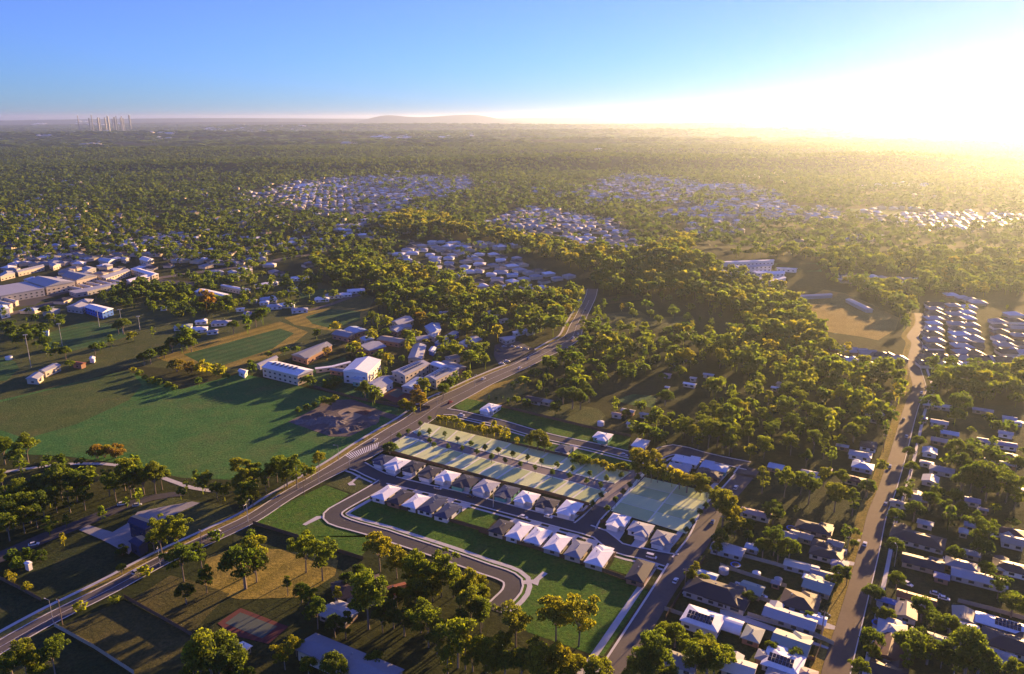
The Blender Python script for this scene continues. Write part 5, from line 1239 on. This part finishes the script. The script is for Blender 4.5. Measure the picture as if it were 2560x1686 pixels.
# ------------------------------------------------------------ far suburbs (too many to build one by one)
def far_houses():
    Vs, Fs, Mi = [], [], []
    cols = ['white', 'lightgrey', 'paleblue', 'grey', 'beige', 'brown', 'pink', 'dark']
    mats = [wall_mat('cream')] + [roof_mat(c) for c in cols]
    n = 0
    def add(x, y, L, W, a, ci, hw=2.8):
        nonlocal n
        ca, sa = math.cos(a), math.sin(a)
        mb = MB().box(-L / 2 + .4, L / 2 - .4, -W / 2 + .4, W / 2 - .4, -.5, hw).hip(-L / 2, L / 2, -W / 2, W / 2, hw, .36)
        z = HZ(x, y)
        k = sum(len(v) for v in Vs[-1:]) * 0 + TOT[0]
        vs = [(x + ca * p[0] - sa * p[1], y + sa * p[0] + ca * p[1], z + p[2]) for p in mb.v]
        Vs.extend(vs); Fs.extend([tuple(i + k for i in f) for f in mb.f]); Mi.extend([0] * 6 + [ci] * (len(mb.f) - 6))
        TOT[0] += len(vs)
    TOT = [0]
    for gi, poly in enumerate(EST_PX):
        if gi in (9,): continue
        W = np.array([at('A', x / 1.0761, y / 1.0761) for x, y in poly])
        a0 = nr.uniform(-.5, .5)
        c = W.mean(0)
        R = np.linalg.norm(W - c, axis=1).max()
        sx, sy = (15, 22) if gi not in (10, 12, 13) else (26, 34)
        if gi in (7, 8): continue
        gx, gy = np.meshgrid(np.arange(-R, R, sx), np.arange(-R, R, sy))
        for u, v in zip(gx.ravel(), gy.ravel()):
            if int(round(v / sy)) % 3 == 0 and gi != 0: v += 6
            u += nr.normal(0, 1.5); v += nr.normal(0, 1.5)
            bend = .25 * math.sin((u + gi * 60) / 90)
            x, y = c[0] + math.cos(a0) * u - math.sin(a0) * v, c[1] + math.sin(a0) * u + math.cos(a0) * v + 14 * math.sin(u / 70)
            px, py = proj(x, y, HZ(x, y))
            if not inside(poly, np.array([px + nr.normal(0, 16)]), np.array([py + nr.normal(0, 5)]))[0] or nr.random() < .08: continue
            if any((x - h[0]) ** 2 + (y - h[1]) ** 2 < (h[2] + 8) ** 2 for h in HOUSES): continue
            ci = nr.choice([1, 2, 3, 4, 5, 6, 7, 8], p=[.11, .17, .08, .26, .09, .13, .04, .12])
            add(x, y, nr.uniform(11, 15), nr.uniform(9, 13), a0 + bend + nr.normal(0, .1) + (math.pi / 2 if nr.random() < .3 else 0), int(ci))
    # houses half hidden in the left suburb and pale industrial sheds near the skyline
    for _ in range(260):
        x, y = nr.uniform(0, 900), nr.uniform(505, 640)
        q = at('A', x, y)
        if not inside(EST_PX[0], np.array([x * 1.0761]), np.array([y * 1.0761]))[0] and x + 1.5 * (y - 500) < 900 and keep_clear(np.array([q[0]]), np.array([q[1]]), 8)[0]:
            add(*q, nr.uniform(11, 16), nr.uniform(9, 12), nr.uniform(0, 3), int(nr.choice([2, 4, 5, 6, 1])))
    for _ in range(1500):      # houses threaded through the trees
        x, y = nr.uniform(0, 2379), 400 + 200 * nr.random() ** .8
        if math.sin(x * .012 + 3 * math.sin(y * .02)) * math.sin(y * .055 + x * .004) < .35: continue
        q = at('A', x, y)
        if q[1] < 1000: continue
        if keep_clear(q[:1], q[1:], 6)[0]: add(*q, nr.uniform(12, 17), nr.uniform(10, 13), nr.uniform(0, 3), int(nr.choice([1, 2, 2, 3, 4, 5])), 4.5)
    for r, x0, x1, y0, m, big in [('z1', 230, 600, 240, 40, 1), ('z1', 730, 1060, 226, 26, 1), ('z1', 1340, 2120, 208, 70, 1), ('z1', 1040, 1280, 252, 10, 1), ('z1', 440, 690, 310, 8, 1), ('z1', 1380, 1780, 228, 26, 1), ('z2', 20, 170, 298, 10, 1), ('z2', 250, 800, 262, 40, 1),
                                  ('z2', 820, 1000, 250, 10, 1), ('z2', 560, 700, 285, 8, 1), ('z3', 320, 720, 408, 20, 0), ('z3', 1270, 1440, 375, 8, 0), ('z3', 80, 480, 600, 30, 0), ('z3', 1300, 1740, 595, 26, 0), ('z1', 2080, 2380, 600, 26, 0), ('z1', 230, 330, 160, 12, 1), ('z1', 500, 830, 160, 40, 1), ('z3', 400, 650, 200, 6, 1), ('z2', 1740, 1790, 342, 3, 1)]:
        for _ in range(m):
            q = at(r, nr.uniform(x0, x1), y0 + nr.normal(0, 7))
            d = np.linalg.norm(q) / 1000
            s = nr.uniform(9, 18) * (max(1, d ** .45) if big else 1)
            add(*q, s * nr.uniform(1, 2.4), s, nr.uniform(-.5, .5), int(nr.choice([1, 1, 2, 3])), 6 if big else 3)
    me = bpy.data.meshes.new('distant_houses')
    me.from_pydata(Vs, [], Fs)
    for m in mats: me.materials.append(m)
    me.polygons.foreach_set('material_index', np.array(Mi, np.int32))
    o = link(bpy.data.objects.new('distant_houses', me))
    tag(o, 'pale roofed houses and sheds of the far suburbs', 'suburb', kind='stuff')
far_houses()

# ------------------------------------------------------------ city towers on the horizon
M_TOWER = plain('tower_glass', (.035, .05, .085), .35, .2, .02)
tw = [(535, 105, 8, 'slim lone'), (578, 128, 12, 'low wide'), (600, 132, 9, 'short'), (615, 120, 8, 'stepped'), (629, 100, 9, 'tallest central'), (640, 122, 10, 'square'), (655, 130, 10, 'plain'), (672, 134, 9, 'small'), (688, 126, 8, 'narrow'), (703, 106, 8, 'tall pointed'), (716, 120, 10, 'flat topped'),
      (730, 124, 9, 'stocky'), (745, 114, 11, 'broad'), (757, 118, 9, 'mid height'), (770, 110, 10, 'tall twin'), (790, 98, 13, 'highest stepped'), (801, 108, 9, 'tall companion'), (817, 128, 8, 'low end')]
DT = 9500.0
for i, (x, ytop, w, look) in enumerate(tw):
    sx, sy = S('z1', x, ytop)
    d = ray(sx, sy); t = DT / d[1]
    X, Ytop = t * d[0], HCAM + t * d[2] * .75
    wid = w * .3613 / FPX * DT * .7
    e = empty('city_tower', (X, DT + (i % 4) * 120, 0), rng.uniform(-.3, .3))
    f = .78 + .16 * (i % 2)
    MB().box(-wid / 2, wid / 2, -wid / 2, wid / 2, -5, Ytop * f).build('shaft', M_TOWER, e)
    MB().box(-wid * .34, wid * .34, -wid * .34, wid * .34, Ytop * f, Ytop).build('upper_storeys', M_TOWER, e)
    MB().tube((0, 0, Ytop), (0, 0, Ytop * 1.03), wid * .05, wid * .02, 5).build('mast', M_TOWER, e)
    tag(e, f'{look} blue grey city tower, {ordinal(i)} from the left on the horizon', 'tower', 'City towers on the horizon')

# ------------------------------------------------------------ young street trees on the pale lots
def street_proto(seed):
    r = np.random.default_rng(seed)
    mb = MB().tube((0, 0, -.03), (0, 0, .45), .02, .015, 7)
    cl = [(0, 0, .66, .2)]
    for i in range(11):
        d = r.normal(size=3); d /= np.linalg.norm(d)
        cl.append((d[0] * .17, d[1] * .17, .66 + d[2] * .2, r.uniform(.10, .15)))
    return mb.mesh('trunk', BARK), quad_mesh('crown', leaf_cloud(cl, 52 / .01 * .7, .026, r, 1.0), LEAF)
SPR = [street_proto(s) for s in (1, 2, 3)]
st = []
for r, pts in (('n2', [(1735, 360), (1650, 410), (1540, 475), (1455, 525), (1640, 505), (1735, 485), (1875, 500), (1990, 555), (1735, 565), (1775, 605), (1905, 625), (2035, 635), (2115, 595), (2245, 625), (2170, 675), (2305, 710), (2360, 650)]),
               ('n3', [(45, 625), (170, 655), (105, 715), (230, 745), (300, 690), (435, 720), (370, 780), (505, 810), (565, 755), (705, 790), (665, 855), (820, 890), (850, 825), (1005, 865), (975, 935), (1105, 970), (1160, 910), (1290, 885), (1365, 820), (1505, 855), (1445, 910), (1370, 970), (1310, 1030),
                       (1240, 1110), (1165, 1190), (1110, 1070), (1030, 1150), (2130, 1090), (2070, 1160), (2010, 1225), (1945, 1305), (1890, 1380)])):
    for x, y in pts: st.append((at(r, x, y, 3.2), S(r, x, y)[0]))
st.sort(key=lambda t: t[1])
for i, (p, px) in enumerate(st):
    e = empty('street_tree', (p[0], p[1], .27), rng.uniform(0, 6.28))
    h = rng.uniform(5.0, 5.8); e.scale = (h, h, h)
    tm, cm = SPR[i % 3]
    inst(tm, 'trunk', e); c = inst(cm, 'crown', e); c.color = (rng.uniform(.12, .24), 0, 0, 1)
    tag(e, f'young round green street tree, {ordinal(i)} from the left along the pale lots', 'tree', 'Young street trees along the pale lots')

# ------------------------------------------------------------ fences
M_PALE = plain('pale_fence', (.36, .33, .26), .85, .15, .8)
PAN = {}
for nm, mt in (('timber', M_TIMBER), ('pale', M_PALE)):
    PAN[nm] = (MB().box(0, 1, -.025, .025, .05, 1.7).mesh('fence_panel', mt), MB().box(-.06, .06, -.06, .06, -.2, 1.85).mesh('post', mt))
def fence(kind, r, pts, label, step=3.0):
    W = [at(*(p if isinstance(p[0], str) else (r, *p))) for p in pts]
    e = empty('fence', (W[0][0], W[0][1], HZ(*W[0])))
    for a, b in zip(W[:-1], W[1:]):
        L = np.linalg.norm(b - a); n = max(1, round(L / step)); rz = ang(a, b)
        for i in range(n):
            p = a + (b - a) * i / n - W[0]
            inst(PAN[kind][0], 'fence_panel', e, (p[0], p[1], 0), rz, (L / n - .02, 1, 1))
            inst(PAN[kind][1], 'post', e, (p[0], p[1], 0), rz)
    tag(e, label, 'fence')
fence('timber', 'n2', [(1190, 1090), (1480, 1188), (1790, 1262), (2300, 1405)], 'brown timber fence behind the loop street houses')
fence('timber', 'b3', [(-10, 165), (560, 338), (940, 460), (1500, 665)], 'long brown timber fence above the grass slope')
fence('timber', 'b3', [(1115, 505), (1245, 372)], 'short timber side fence right of the white roofed row')
fence('timber', 'n3', [(880, 1240), (950, 1235), (1020, 1170)], 'sunlit timber corner fence by the cross street')
fence('timber', 'n3', [(1100, 1310), (1150, 1310)], 'short timber side fence left of the east houses')
fence('timber', 'b2', [(120, 92), (530, 218), (830, 325), (1130, 420)], 'brown paddock fence below the loop street verge')
fence('timber', 'n3', [(200, 252), (1070, 462), (1380, 525)], 'dark fence between the meadow and upper street lots')
fence('timber', 'n3', [(290, 590), (670, 680), (1360, 845)], 'fence along the top edge of the pale lots')
fence('timber', 'n2', [(1310, 650), (1760, 775), (2380, 945), ('n3', 640, 1055), ('n3', 1000, 1155)], 'fence between the street row and the pale lots')
fence('pale', 'b1', [(500, 1030), (860, 1230), (1230, 1470)], 'pale paddock fence crossing the brown pasture')
fence('timber', 'b1', [(1140, 770), (1480, 960), (1760, 1120)], 'dark paddock fence left of the tennis court')
fence('timber', 'b1', [(0, 600), (200, 700), (380, 800)], 'low dark fence on the park field')
fence('pale', 'b4', [(-10, 285), (430, 402), (655, 472)], 'cream fence behind the upper deep yard')
fence('pale', 'b4', [(0, 412), (180, 472), (520, 577)], 'cream fence between the two green yards')
fence('pale', 'b4', [(280, 660), (430, 712)], 'short cream fence beside the pale green shed')
fence('pale', 'b4', [(215, 795), (480, 880), (740, 955), (890, 1030)], 'long cream fence beside the concrete drive')
fence('pale', 'b4', [(0, 905), (150, 955), (260, 1000)], 'cream fence below the arched carport')
fence('pale', 'b3', [(1690, 880), (2000, 985), (2370, 1110)], 'cream fence below the long white house')
fence('pale', 'b4', [(1860, 690), (2120, 755), (2400, 835)], 'cream fence above the white solar roof house')
fence('timber', 'b4', [(610, 1110), (740, 1155), (790, 1030)], 'low yard fence beside the tan road verge')
fence('timber', 'm2', [(490, 1390), (840, 1490), (1050, 1525), (1480, 1570)], 'dark school boundary fence along the green field')
fence('timber', 'b3', [(1700, 960), (1830, 740), (1960, 560), (2060, 400)], 'roadside fence of the eastern yards')
sheet('driveway', 'b4', [(190, 800), (230, 790), (560, 880), (880, 995), (895, 1020), (560, 905)], M_CONC, .09)
sheet('driveway', 'b4', [(0, 745), (60, 755), (330, 850), (870, 1050), (880, 1070), (320, 890), (0, 780)], M_CONC, .094)
sheet('driveway', 'b4', [(700, 850), (830, 850), (935, 890), (925, 910), (790, 890)], M_CONC, .098)
sheet('driveway', 'b4', [(940, 350), (1080, 385), (1085, 405), (1000, 400), (920, 375)], M_CONC, .098)
sheet('driveway', 'b4', [(1080, 195), (1150, 205), (1145, 225), (1070, 212)], M_CONC, .098)
sheet('driveway', 'n3', [(1140, 1365), (1220, 1380), (1200, 1420), (1150, 1400)], M_CONC, .102)

# ------------------------------------------------------------ cars
def car_proto(van):
    L, W, hb, ht = (4.9, 1.9, 1.0, 1.95) if van else (4.5, 1.8, .85, 1.45)
    def loft(secs):
        mb = MB(); n = len(secs[0])
        for s in secs: mb.v += s
        for i in range(len(secs) - 1):
            for j in range(n):
                mb.f.append((i * n + j, i * n + (j + 1) % n, (i + 1) * n + (j + 1) % n, (i + 1) * n + j))
        mb.f.append(tuple(range(n))[::-1]); mb.f.append(tuple(range((len(secs) - 1) * n, len(secs) * n)))
        return mb
    def sec(x, w, z0, z1): return [(x, -w / 2, z0), (x, w / 2, z0), (x, w / 2, z1 - .12), (x, w / 2 - .14, z1), (x, -w / 2 + .14, z1), (x, -w / 2, z1 - .12)]
    body = loft([sec(-L / 2, W * .86, .35, hb - .12), sec(-L / 2 + .25, W, .22, hb), sec(L / 2 - 1.1, W, .22, hb - .02), sec(L / 2 - .2, W * .94, .25, hb - .16), sec(L / 2, W * .8, .38, hb - .3)])
    if van: cab = [(-L / 2 + .1, W * .9), (-L / 2 + .25, W * .86), (L / 2 - 1.5, W * .86), (L / 2 - .75, W * .88)]
    else: cab = [(-L / 2 + .35, W * .88), (-L / 2 + .95, W * .8), (L / 2 - 1.95, W * .8), (L / 2 - 1.15, W * .88)]
    zs = [hb - .04, ht, ht, hb - .04]
    glass = MB().add([(cab[0][0], -cab[0][1] / 2, zs[0]), (cab[0][0], cab[0][1] / 2, zs[0]), (cab[3][0], cab[3][1] / 2, zs[0]), (cab[3][0], -cab[3][1] / 2, zs[0]),
                      (cab[1][0], -cab[1][1] / 2, ht - .06), (cab[1][0], cab[1][1] / 2, ht - .06), (cab[2][0], cab[2][1] / 2, ht - .06), (cab[2][0], -cab[2][1] / 2, ht - .06)],
                     [(3, 2, 1, 0), (4, 5, 6, 7), (0, 1, 5, 4), (1, 2, 6, 5), (2, 3, 7, 6), (3, 0, 4, 7)])
    roof = MB().box(cab[1][0] - .05, cab[2][0] + .05, -W * .41, W * .41, ht - .06, ht)
    wheel = MB().tube((0, -.1, 0), (0, .1, 0), .32, .32, 12)
    rim = MB().tube((0, -.105, 0), (0, .105, 0), .19, .19, 10)
    return body, roof, glass, wheel, rim, L, W
CP_ = {v: car_proto(v) for v in (False, True)}
CARM = {}
def car(r, x, y, col, rz, label, van=False):
    body, roof, glass, wheel, rim, L, W = CP_[van]
    key = (col, van)
    if key not in CARM:
        pm = plain('car_paint_' + col, {'white': (.75, .75, .75), 'silver': (.42, .43, .45), 'black': (.03, .03, .035), 'red': (.35, .03, .02), 'blue': (.05, .10, .30)}[col], .25, .03, 1, 0, .6)
        CARM[key] = (body.mesh('body', pm), roof.mesh('car_roof', pm), glass.mesh('glasshouse', M_GLASS), wheel.mesh('wheel', M_TYRE), rim.mesh('rim', M_METAL))
    p = at(r, x, y, .7)
    z = HZ(*p) + .13
    e = empty('parked_van' if van else 'car', (p[0], p[1], z), rz)
    e.scale = (.88, .88, .88)
    m = CARM[key]
    inst(m[0], 'body', e); inst(m[1], 'car_roof', e); inst(m[2], 'glasshouse', e)
    for sx in (-1, 1):
        for sy in (-1, 1):
            w = inst(m[3], 'wheel', e, (sx * L * .31, sy * (W / 2 - .1), .32)); inst(m[4], 'rim', w)
    tag(e, label, 'van' if van else 'car')
ROADDIR = lambda r, a, b: ang(at(r, *a), at(r, *b))
EA = ROADDIR('b3', (1500, 990), (1860, 430))
LA = ROADDIR('b4', (930, 1150), (1160, 300))
MA = ROADDIR('m3', (580, 960), (655, 790))
car('b3', 1570, 386, 'white', EST, 'white van parked on the estate street near its east end', True)
car('n3', 400, 1252, 'white', EST, 'white car parked on the estate street below the pale lots')
car('n3', 1320, 685, 'silver', EST, 'silver car parked on the upper street near the golden trees')
car('n3', 1130, 605, 'black', EST, 'black car on the upper street outside the teal walled house')
car('n3', 2340, 985, 'silver', EA, 'silver car parked on the east street verge')
car('b3', 2145, 200, 'silver', EA, 'silver car parked under trees beside the east street')
car('n2', 2030, 318, 'white', EST, 'white car on the upper street near its main road corner')
car('n4', 1460, 440, 'silver', LA, 'silver car driving along the far tan road')
car('n4', 125, 838, 'white', EA, 'white car parked beside the footpath at the upper east street')
car('b4', 125, 567, 'white', EAST + 1.2, 'white car parked beside the pale green shed')
car('b4', 330, 637, 'white', EAST, 'white car beside the short cream fence')
car('b4', 978, 288, 'white', LA, 'white car in the drive of the brown house left of the tan road')
car('b4', 935, 450, 'white', EAST, 'white car under the broad tree left of the tan road')
car('b4', 745, 768, 'white', EAST, 'white car outside the small white garage')
car('b3', 1905, 725, 'white', EAST, 'white car on the drive of the charcoal house')
car('b3', 2240, 808, 'silver', EAST, 'silver car close beside the charcoal house wall')
car('b4', 1470, 542, 'white', EAST - .4, 'white car on the bare yard right of the tan road')
car('b4', 1690, 620, 'silver', EAST, 'silver car behind the rust red roof')
car('b4', 1755, 655, 'white', EAST, 'white car right of the rust red roof')
car('b4', 1790, 350, 'white', EAST, 'white car between the charcoal house and grey house')
car('m3', 590, 965, 'white', MA, 'white car waiting at the upper main road junction')
car('m3', 572, 990, 'red', MA, 'red car behind the white one at the junction')
car('m3', 690, 735, 'black', MA, 'black car on the upper main road climbing to the wood')
car('m3', 630, 935, 'silver', MA, 'silver car just beyond the junction on the main road')
car('n1', 1115, 1132, 'white', .4, 'white car parked on the park drive under trees')
car('n1', 1255, 1142, 'silver', .4, 'silver car parked on the park drive beside a slender tree')
car('b1', 310, 270, 'white', .4, 'white car at the near end of the park drive')
car('b1', 1250, 522, 'silver', ROADDIR('b1', (1000, 690), (1500, 420)), 'silver car driving on the lower main road')
for i, (x, y, c) in enumerate([(2060, 1075, 'black'), (2130, 1165, 'white'), (2085, 1185, 'white'), (2110, 1040, 'silver'), (2180, 1040, 'silver'), (2235, 1048, 'white'), (2290, 1062, 'silver')]):
    car('m2', x, y, c, .3, f'{c} car in the school car park, {["leftmost", "third from the left", "second from the left, low corner", "in the upper row left end", "in the upper row middle", "in the upper row, third along", "at the far right end"][i]}')

# ------------------------------------------------------------ lamp posts and floodlights
def lamp(r, x, y, h, rz, label, flood=False):
    p = at(r, x, y)
    e = empty('floodlight_mast' if flood else 'street_lamp', (p[0], p[1], HZ(*p)), rz)
    MB().tube((0, 0, -.3), (0, 0, h), .26 if flood else .11, .15 if flood else .07, 8).build('pole', M_METAL, e)
    if flood:
        MB().box(-1.3, 1.3, -.08, .08, h - .1, h + .1).build('crossarm', M_METAL, e)
        for k in (-1, 0, 1): MB().box(k - .35, k + .35, -.45, -.1, h - .35, h + .25).build('floodlight', M_LAMP, e)
    else:
        MB().tube((0, 0, h - .05), (1.8, 0, h + .25), .05, .04, 6).build('arm', M_METAL, e)
        MB().box(1.6, 2.3, -.14, .14, h + .16, h + .3).build('lamp_head', M_LAMP, e)
    tag(e, label, 'mast' if flood else 'street lamp', 'Floodlight masts round the sports fields' if flood else 'Street lamps')
for x, y, h, w in [(265, 1220, 24, 'tall pale floodlight mast beside the clubhouse'), (530, 1040, 18, 'floodlight mast at the near edge of the green sports field'), (1045, 930, 20, 'floodlight mast at the right end of the sports field'), (470, 840, 14, 'floodlight mast at the far left of the sports field'),
                   (845, 875, 14, 'floodlight mast at the far side of the sports field'), (1190, 905, 12, 'floodlight mast between the field and the scattered houses')]:
    lamp('m1', x, y, h, .3, w, True)
for r, x, y, w in [('n2', 725, 945, 'beside the park walk on the lower main road'), ('n2', 1005, 825, 'at the estate street corner'), ('n2', 72, 1290, 'on the main road at the timber paddock fence'), ('n2', 905, 745, 'at the bend left of the hatched median'), ('n2', 1805, 260, 'at the mouth of the upper street'),
                   ('n2', 2150, 70, 'on the main road opposite the school'), ('b1', 1470, 480, 'near the leaning pasture gum'), ('b1', 488, 990, 'at the corner of the pale paddock fence'), ('b1', 2275, 75, 'above the green vacant lot'), ('b4', 1365, 410, 'in the yard right of the tan road'), ('b4', 800, 945, 'between the two concrete drives'), ('n3', 120, 1170, 'beside the estate street white houses'), ('n2', 2320, 1165, 'on the estate street verge above the empty lots')]:
    lamp(r, x, y, 9, rng.uniform(0, 6.28), 'grey street lamp ' + w)

# ------------------------------------------------------------ soil heaps, tanks and yard things
def heap(r, x, y, rad, h, mat, label):
    p = at(r, x, y)
    n, m = 9, 18
    vs, fs = [(0, 0, h)], []
    for i in range(1, n + 1):
        for j in range(m):
            a = 2 * math.pi * j / m
            q = rad * i / n * (1 + .22 * math.sin(3 * a + x) + .12 * math.sin(7 * a + y))
            vs.append((q * math.cos(a), q * math.sin(a) * .8, h * math.cos(math.pi / 2 * i / n) ** 1.3 * rng.uniform(.75, 1.15) - (.25 if i == n else 0)))
    for j in range(m): fs.append((0, 1 + j, 1 + (j + 1) % m))
    for i in range(n - 1):
        for j in range(m):
            k = 1 + i * m
            fs.append((k + j, k + m + j, k + m + (j + 1) % m, k + (j + 1) % m))
    tag(MB().add(vs, fs).build('soil_heap', mat, None, (p[0], p[1], 0)), label, 'soil heap', 'Soil heaps in the soil yard')
M_GREYSOIL = plain('grey_rubble', (.17, .155, .15), .95, .45, .5)
for x, y, rd, h, m, w in [(560, 385, 5, 1.3, M_GREYSOIL, 'grey soil heap at the left tip of the soil yard'), (680, 390, 6, 1.9, M_GREYSOIL, 'broad grey soil heap in the left half of the soil yard'), (790, 370, 7, 2.3, M_GREYSOIL, 'biggest grey rubble heap in the soil yard'), (880, 400, 6, 2.0, M_GREYSOIL, 'grey rubble heap below the pale soil pad'),
                          (720, 320, 5, 1.4, M_DIRT, 'dark soil heap behind the rubble heaps'), (960, 460, 5, 1.3, M_GREYSOIL, 'pale grey heap near the front of the soil yard'), (830, 470, 6, 1.5, M_DIRT, 'dark brown heap at the front corner of the soil yard'), (1150, 410, 6, 1.2, M_DIRT, 'low brown heap at the right of the soil yard'),
                          (1230, 345, 4, 1.4, M_GREYSOIL, 'small light heap by the access track'), (620, 340, 4, 1.1, M_DIRT, 'small dark heap at the upper left of the soil yard'), (1050, 440, 5, 1.3, M_DIRT, 'brown heap between pale heap and access track'), (990, 300, 2.2, .9, M_DIRT, 'small dark mound on the pale soil pad'), (1130, 300, 5, 1.2, plain('red_soil', (.14, .06, .05), .95, .3, .4), 'reddish soil heap beside the pale soil pad')]:
    heap('n2', x, y, rd, h, m, w)
def tank(r, x, y, rad, h, col, label):
    p = at(r, x, y, h / 2)
    e = empty('water_tank', (p[0], p[1], 0))
    m = plain('tank_' + col, {'grey': (.42, .45, .46), 'green': (.12, .22, .16), 'white': (.7, .7, .68)}[col], .5)
    MB().tube((0, 0, -.1), (0, 0, h), rad, rad, 20).build('shell', m, e)
    MB().tube((0, 0, h), (0, 0, h + .35), rad * 1.02, rad * .15, 20).build('lid', m, e)
    tag(e, label, 'water tank')
tank('b3', 1890, 965, 1.6, 2.3, 'grey', 'round grey water tank beside the long white house')
tank('b4', 30, 442, 1.9, 2.0, 'grey', 'round pale water tank below the cream fence')
tank('b4', 455, 520, 1.5, 1.8, 'grey', 'small grey tank in the middle of the green yard')
tank('b4', 285, 470, 1.6, 1.6, 'white', 'small white tank beside the cream fence gap')
tank('n3', 1105, 400, 2.0, 2.4, 'white', 'white water tank on the bare paddock')
tank('m1', 75, 1140, 2.4, 2.2, 'white', 'white tank beside the left sports oval')
def trampoline(r, x, y, label):
    p = at(r, x, y, .8)
    e = empty('trampoline', (p[0], p[1], 0))
    MB().tube((0, 0, .78), (0, 0, .84), 1.7, 1.7, 24).build('mat', plain('mat_black', (.03, .03, .035), .8), e)
    rg = MB()
    for j in range(24):
        a, b = 2 * math.pi * j / 24, 2 * math.pi * (j + 1) / 24
        rg.add([(1.5 * math.cos(a), 1.5 * math.sin(a), .86), (2.0 * math.cos(a), 2.0 * math.sin(a), .86), (2.0 * math.cos(b), 2.0 * math.sin(b), .86), (1.5 * math.cos(b), 1.5 * math.sin(b), .86)], [(0, 1, 2, 3)])
    rg.build('pad', plain('pad_blue', (.03, .18, .65), .6), e)
    for j in range(4): MB().tube((1.7 * math.cos(j * 1.571), 1.7 * math.sin(j * 1.571), -.05), (1.7 * math.cos(j * 1.571), 1.7 * math.sin(j * 1.571), .8), .05, .05, 6).build('leg', M_METAL, e)
    tag(e, label, 'trampoline')
trampoline('b4', 122, 395, 'blue rimmed trampoline on the green yard between cream fences')
trampoline('b4', 557, 106, 'blue rimmed trampoline behind the charcoal roofed house')
trampoline('b4', 1235, 850, 'blue rimmed trampoline right of the tan road')

# ------------------------------------------------------------ more cars along the roads, power poles
def road_cars(rd, us, side, cols, what):
    C = ROADS[rd]
    n_ = 0
    for u, c in zip(us, cols):
        i = int(u * (len(C) - 2)); p, t = C[i, :2], C[i + 1, :2] - C[i, :2]
        t = t / np.linalg.norm(t); nn = np.array([-t[1], t[0]])
        q = p + nn * side * C[i, 2] * .25
        sx, sy = proj(q[0], q[1], .7)
        car('A', float(sx) / 1.0761, float(sy) / 1.0761, c, math.atan2(t[1], t[0]), f'{c} car on the {what}, {ordinal(n_)} from the bottom')
        n_ += 1
road_cars('main_road', (.16, .33, .52, .61, .72), 1, ('white', 'silver', 'white', 'blue', 'black'), 'far lane of the main road')
road_cars('main_road', (.44, .57, .66, .80), -1, ('red', 'white', 'silver', 'white'), 'near lane of the main road')
road_cars('long_road', (.18, .34, .47), 1, ('white', 'silver', 'black'), 'left lane of the tan road')
road_cars('long_road', (.26, .58), -1, ('blue', 'white'), 'right lane of the tan road')
road_cars('east_street', (.35, .62), -1, ('white', 'blue'), 'east street kerb')
road_cars('estate_street', (.30, .42, .66), 1, ('silver', 'black', 'white'), 'estate street kerb')
def pole(x, y, rz, label):
    e = empty('power_pole', (x, y, HZ(x, y)), rz)
    MB().tube((0, 0, -.3), (0, 0, 10.5), .17, .11, 7).build('pole', plain('pole_timber', (.20, .15, .11), .9), e)
    MB().box(-.06, .06, -1.1, 1.1, 9.7, 9.85).build('crossarm', plain('pole_timber', (.20, .15, .11), .9), e)
    for k in (-1, -.35, .35, 1): MB().tube((0, k, 9.85), (0, k, 10.1), .07, .05, 6).build('insulator', M_LAMP, e)
    tag(e, label, 'power pole', 'Power poles beside the roads')
for rd, us, sd, w in (('long_road', (.05, .15, .26, .37, .48, .60), 1, 'left of the tan road'), ('east_street', (.12, .33, .55), -1, 'right of the east street'), ('main_road', (.05, .14, .23, .32), -1, 'below the lower main road')):
    C = ROADS[rd]
    for k, u in enumerate(us):
        i = int(u * (len(C) - 2)); t = C[i + 1, :2] - C[i, :2]; t = t / np.linalg.norm(t); nn = np.array([-t[1], t[0]])
        q = C[i, :2] + nn * sd * (C[i, 2] / 2 + 3.2)
        pole(q[0], q[1], math.atan2(t[1], t[0]), f'timber power pole {w}, {ordinal(k)} from the bottom')

# ------------------------------------------------------------ haze: the air of the whole place
def haze():
    mb = MB().box(-62000, 62000, -2500, 64000, -3, 245)
    m = bpy.data.materials.new('haze_air'); m.use_nodes = True
    t = m.node_tree
    t.nodes.remove(t.nodes['Principled BSDF'])
    v = N(t, 'ShaderNodeVolumePrincipled')
    v.inputs['Color'].default_value = (.68, .83, 1.0, 1)
    v.inputs['Density'].default_value = HAZE_DENSITY
    v.inputs['Anisotropy'].default_value = HAZE_G
    t.links.new(v.outputs[0], t.nodes['Material Output'].inputs['Volume'])
    tag(mb.build('haze', m), kind='stuff')
haze()
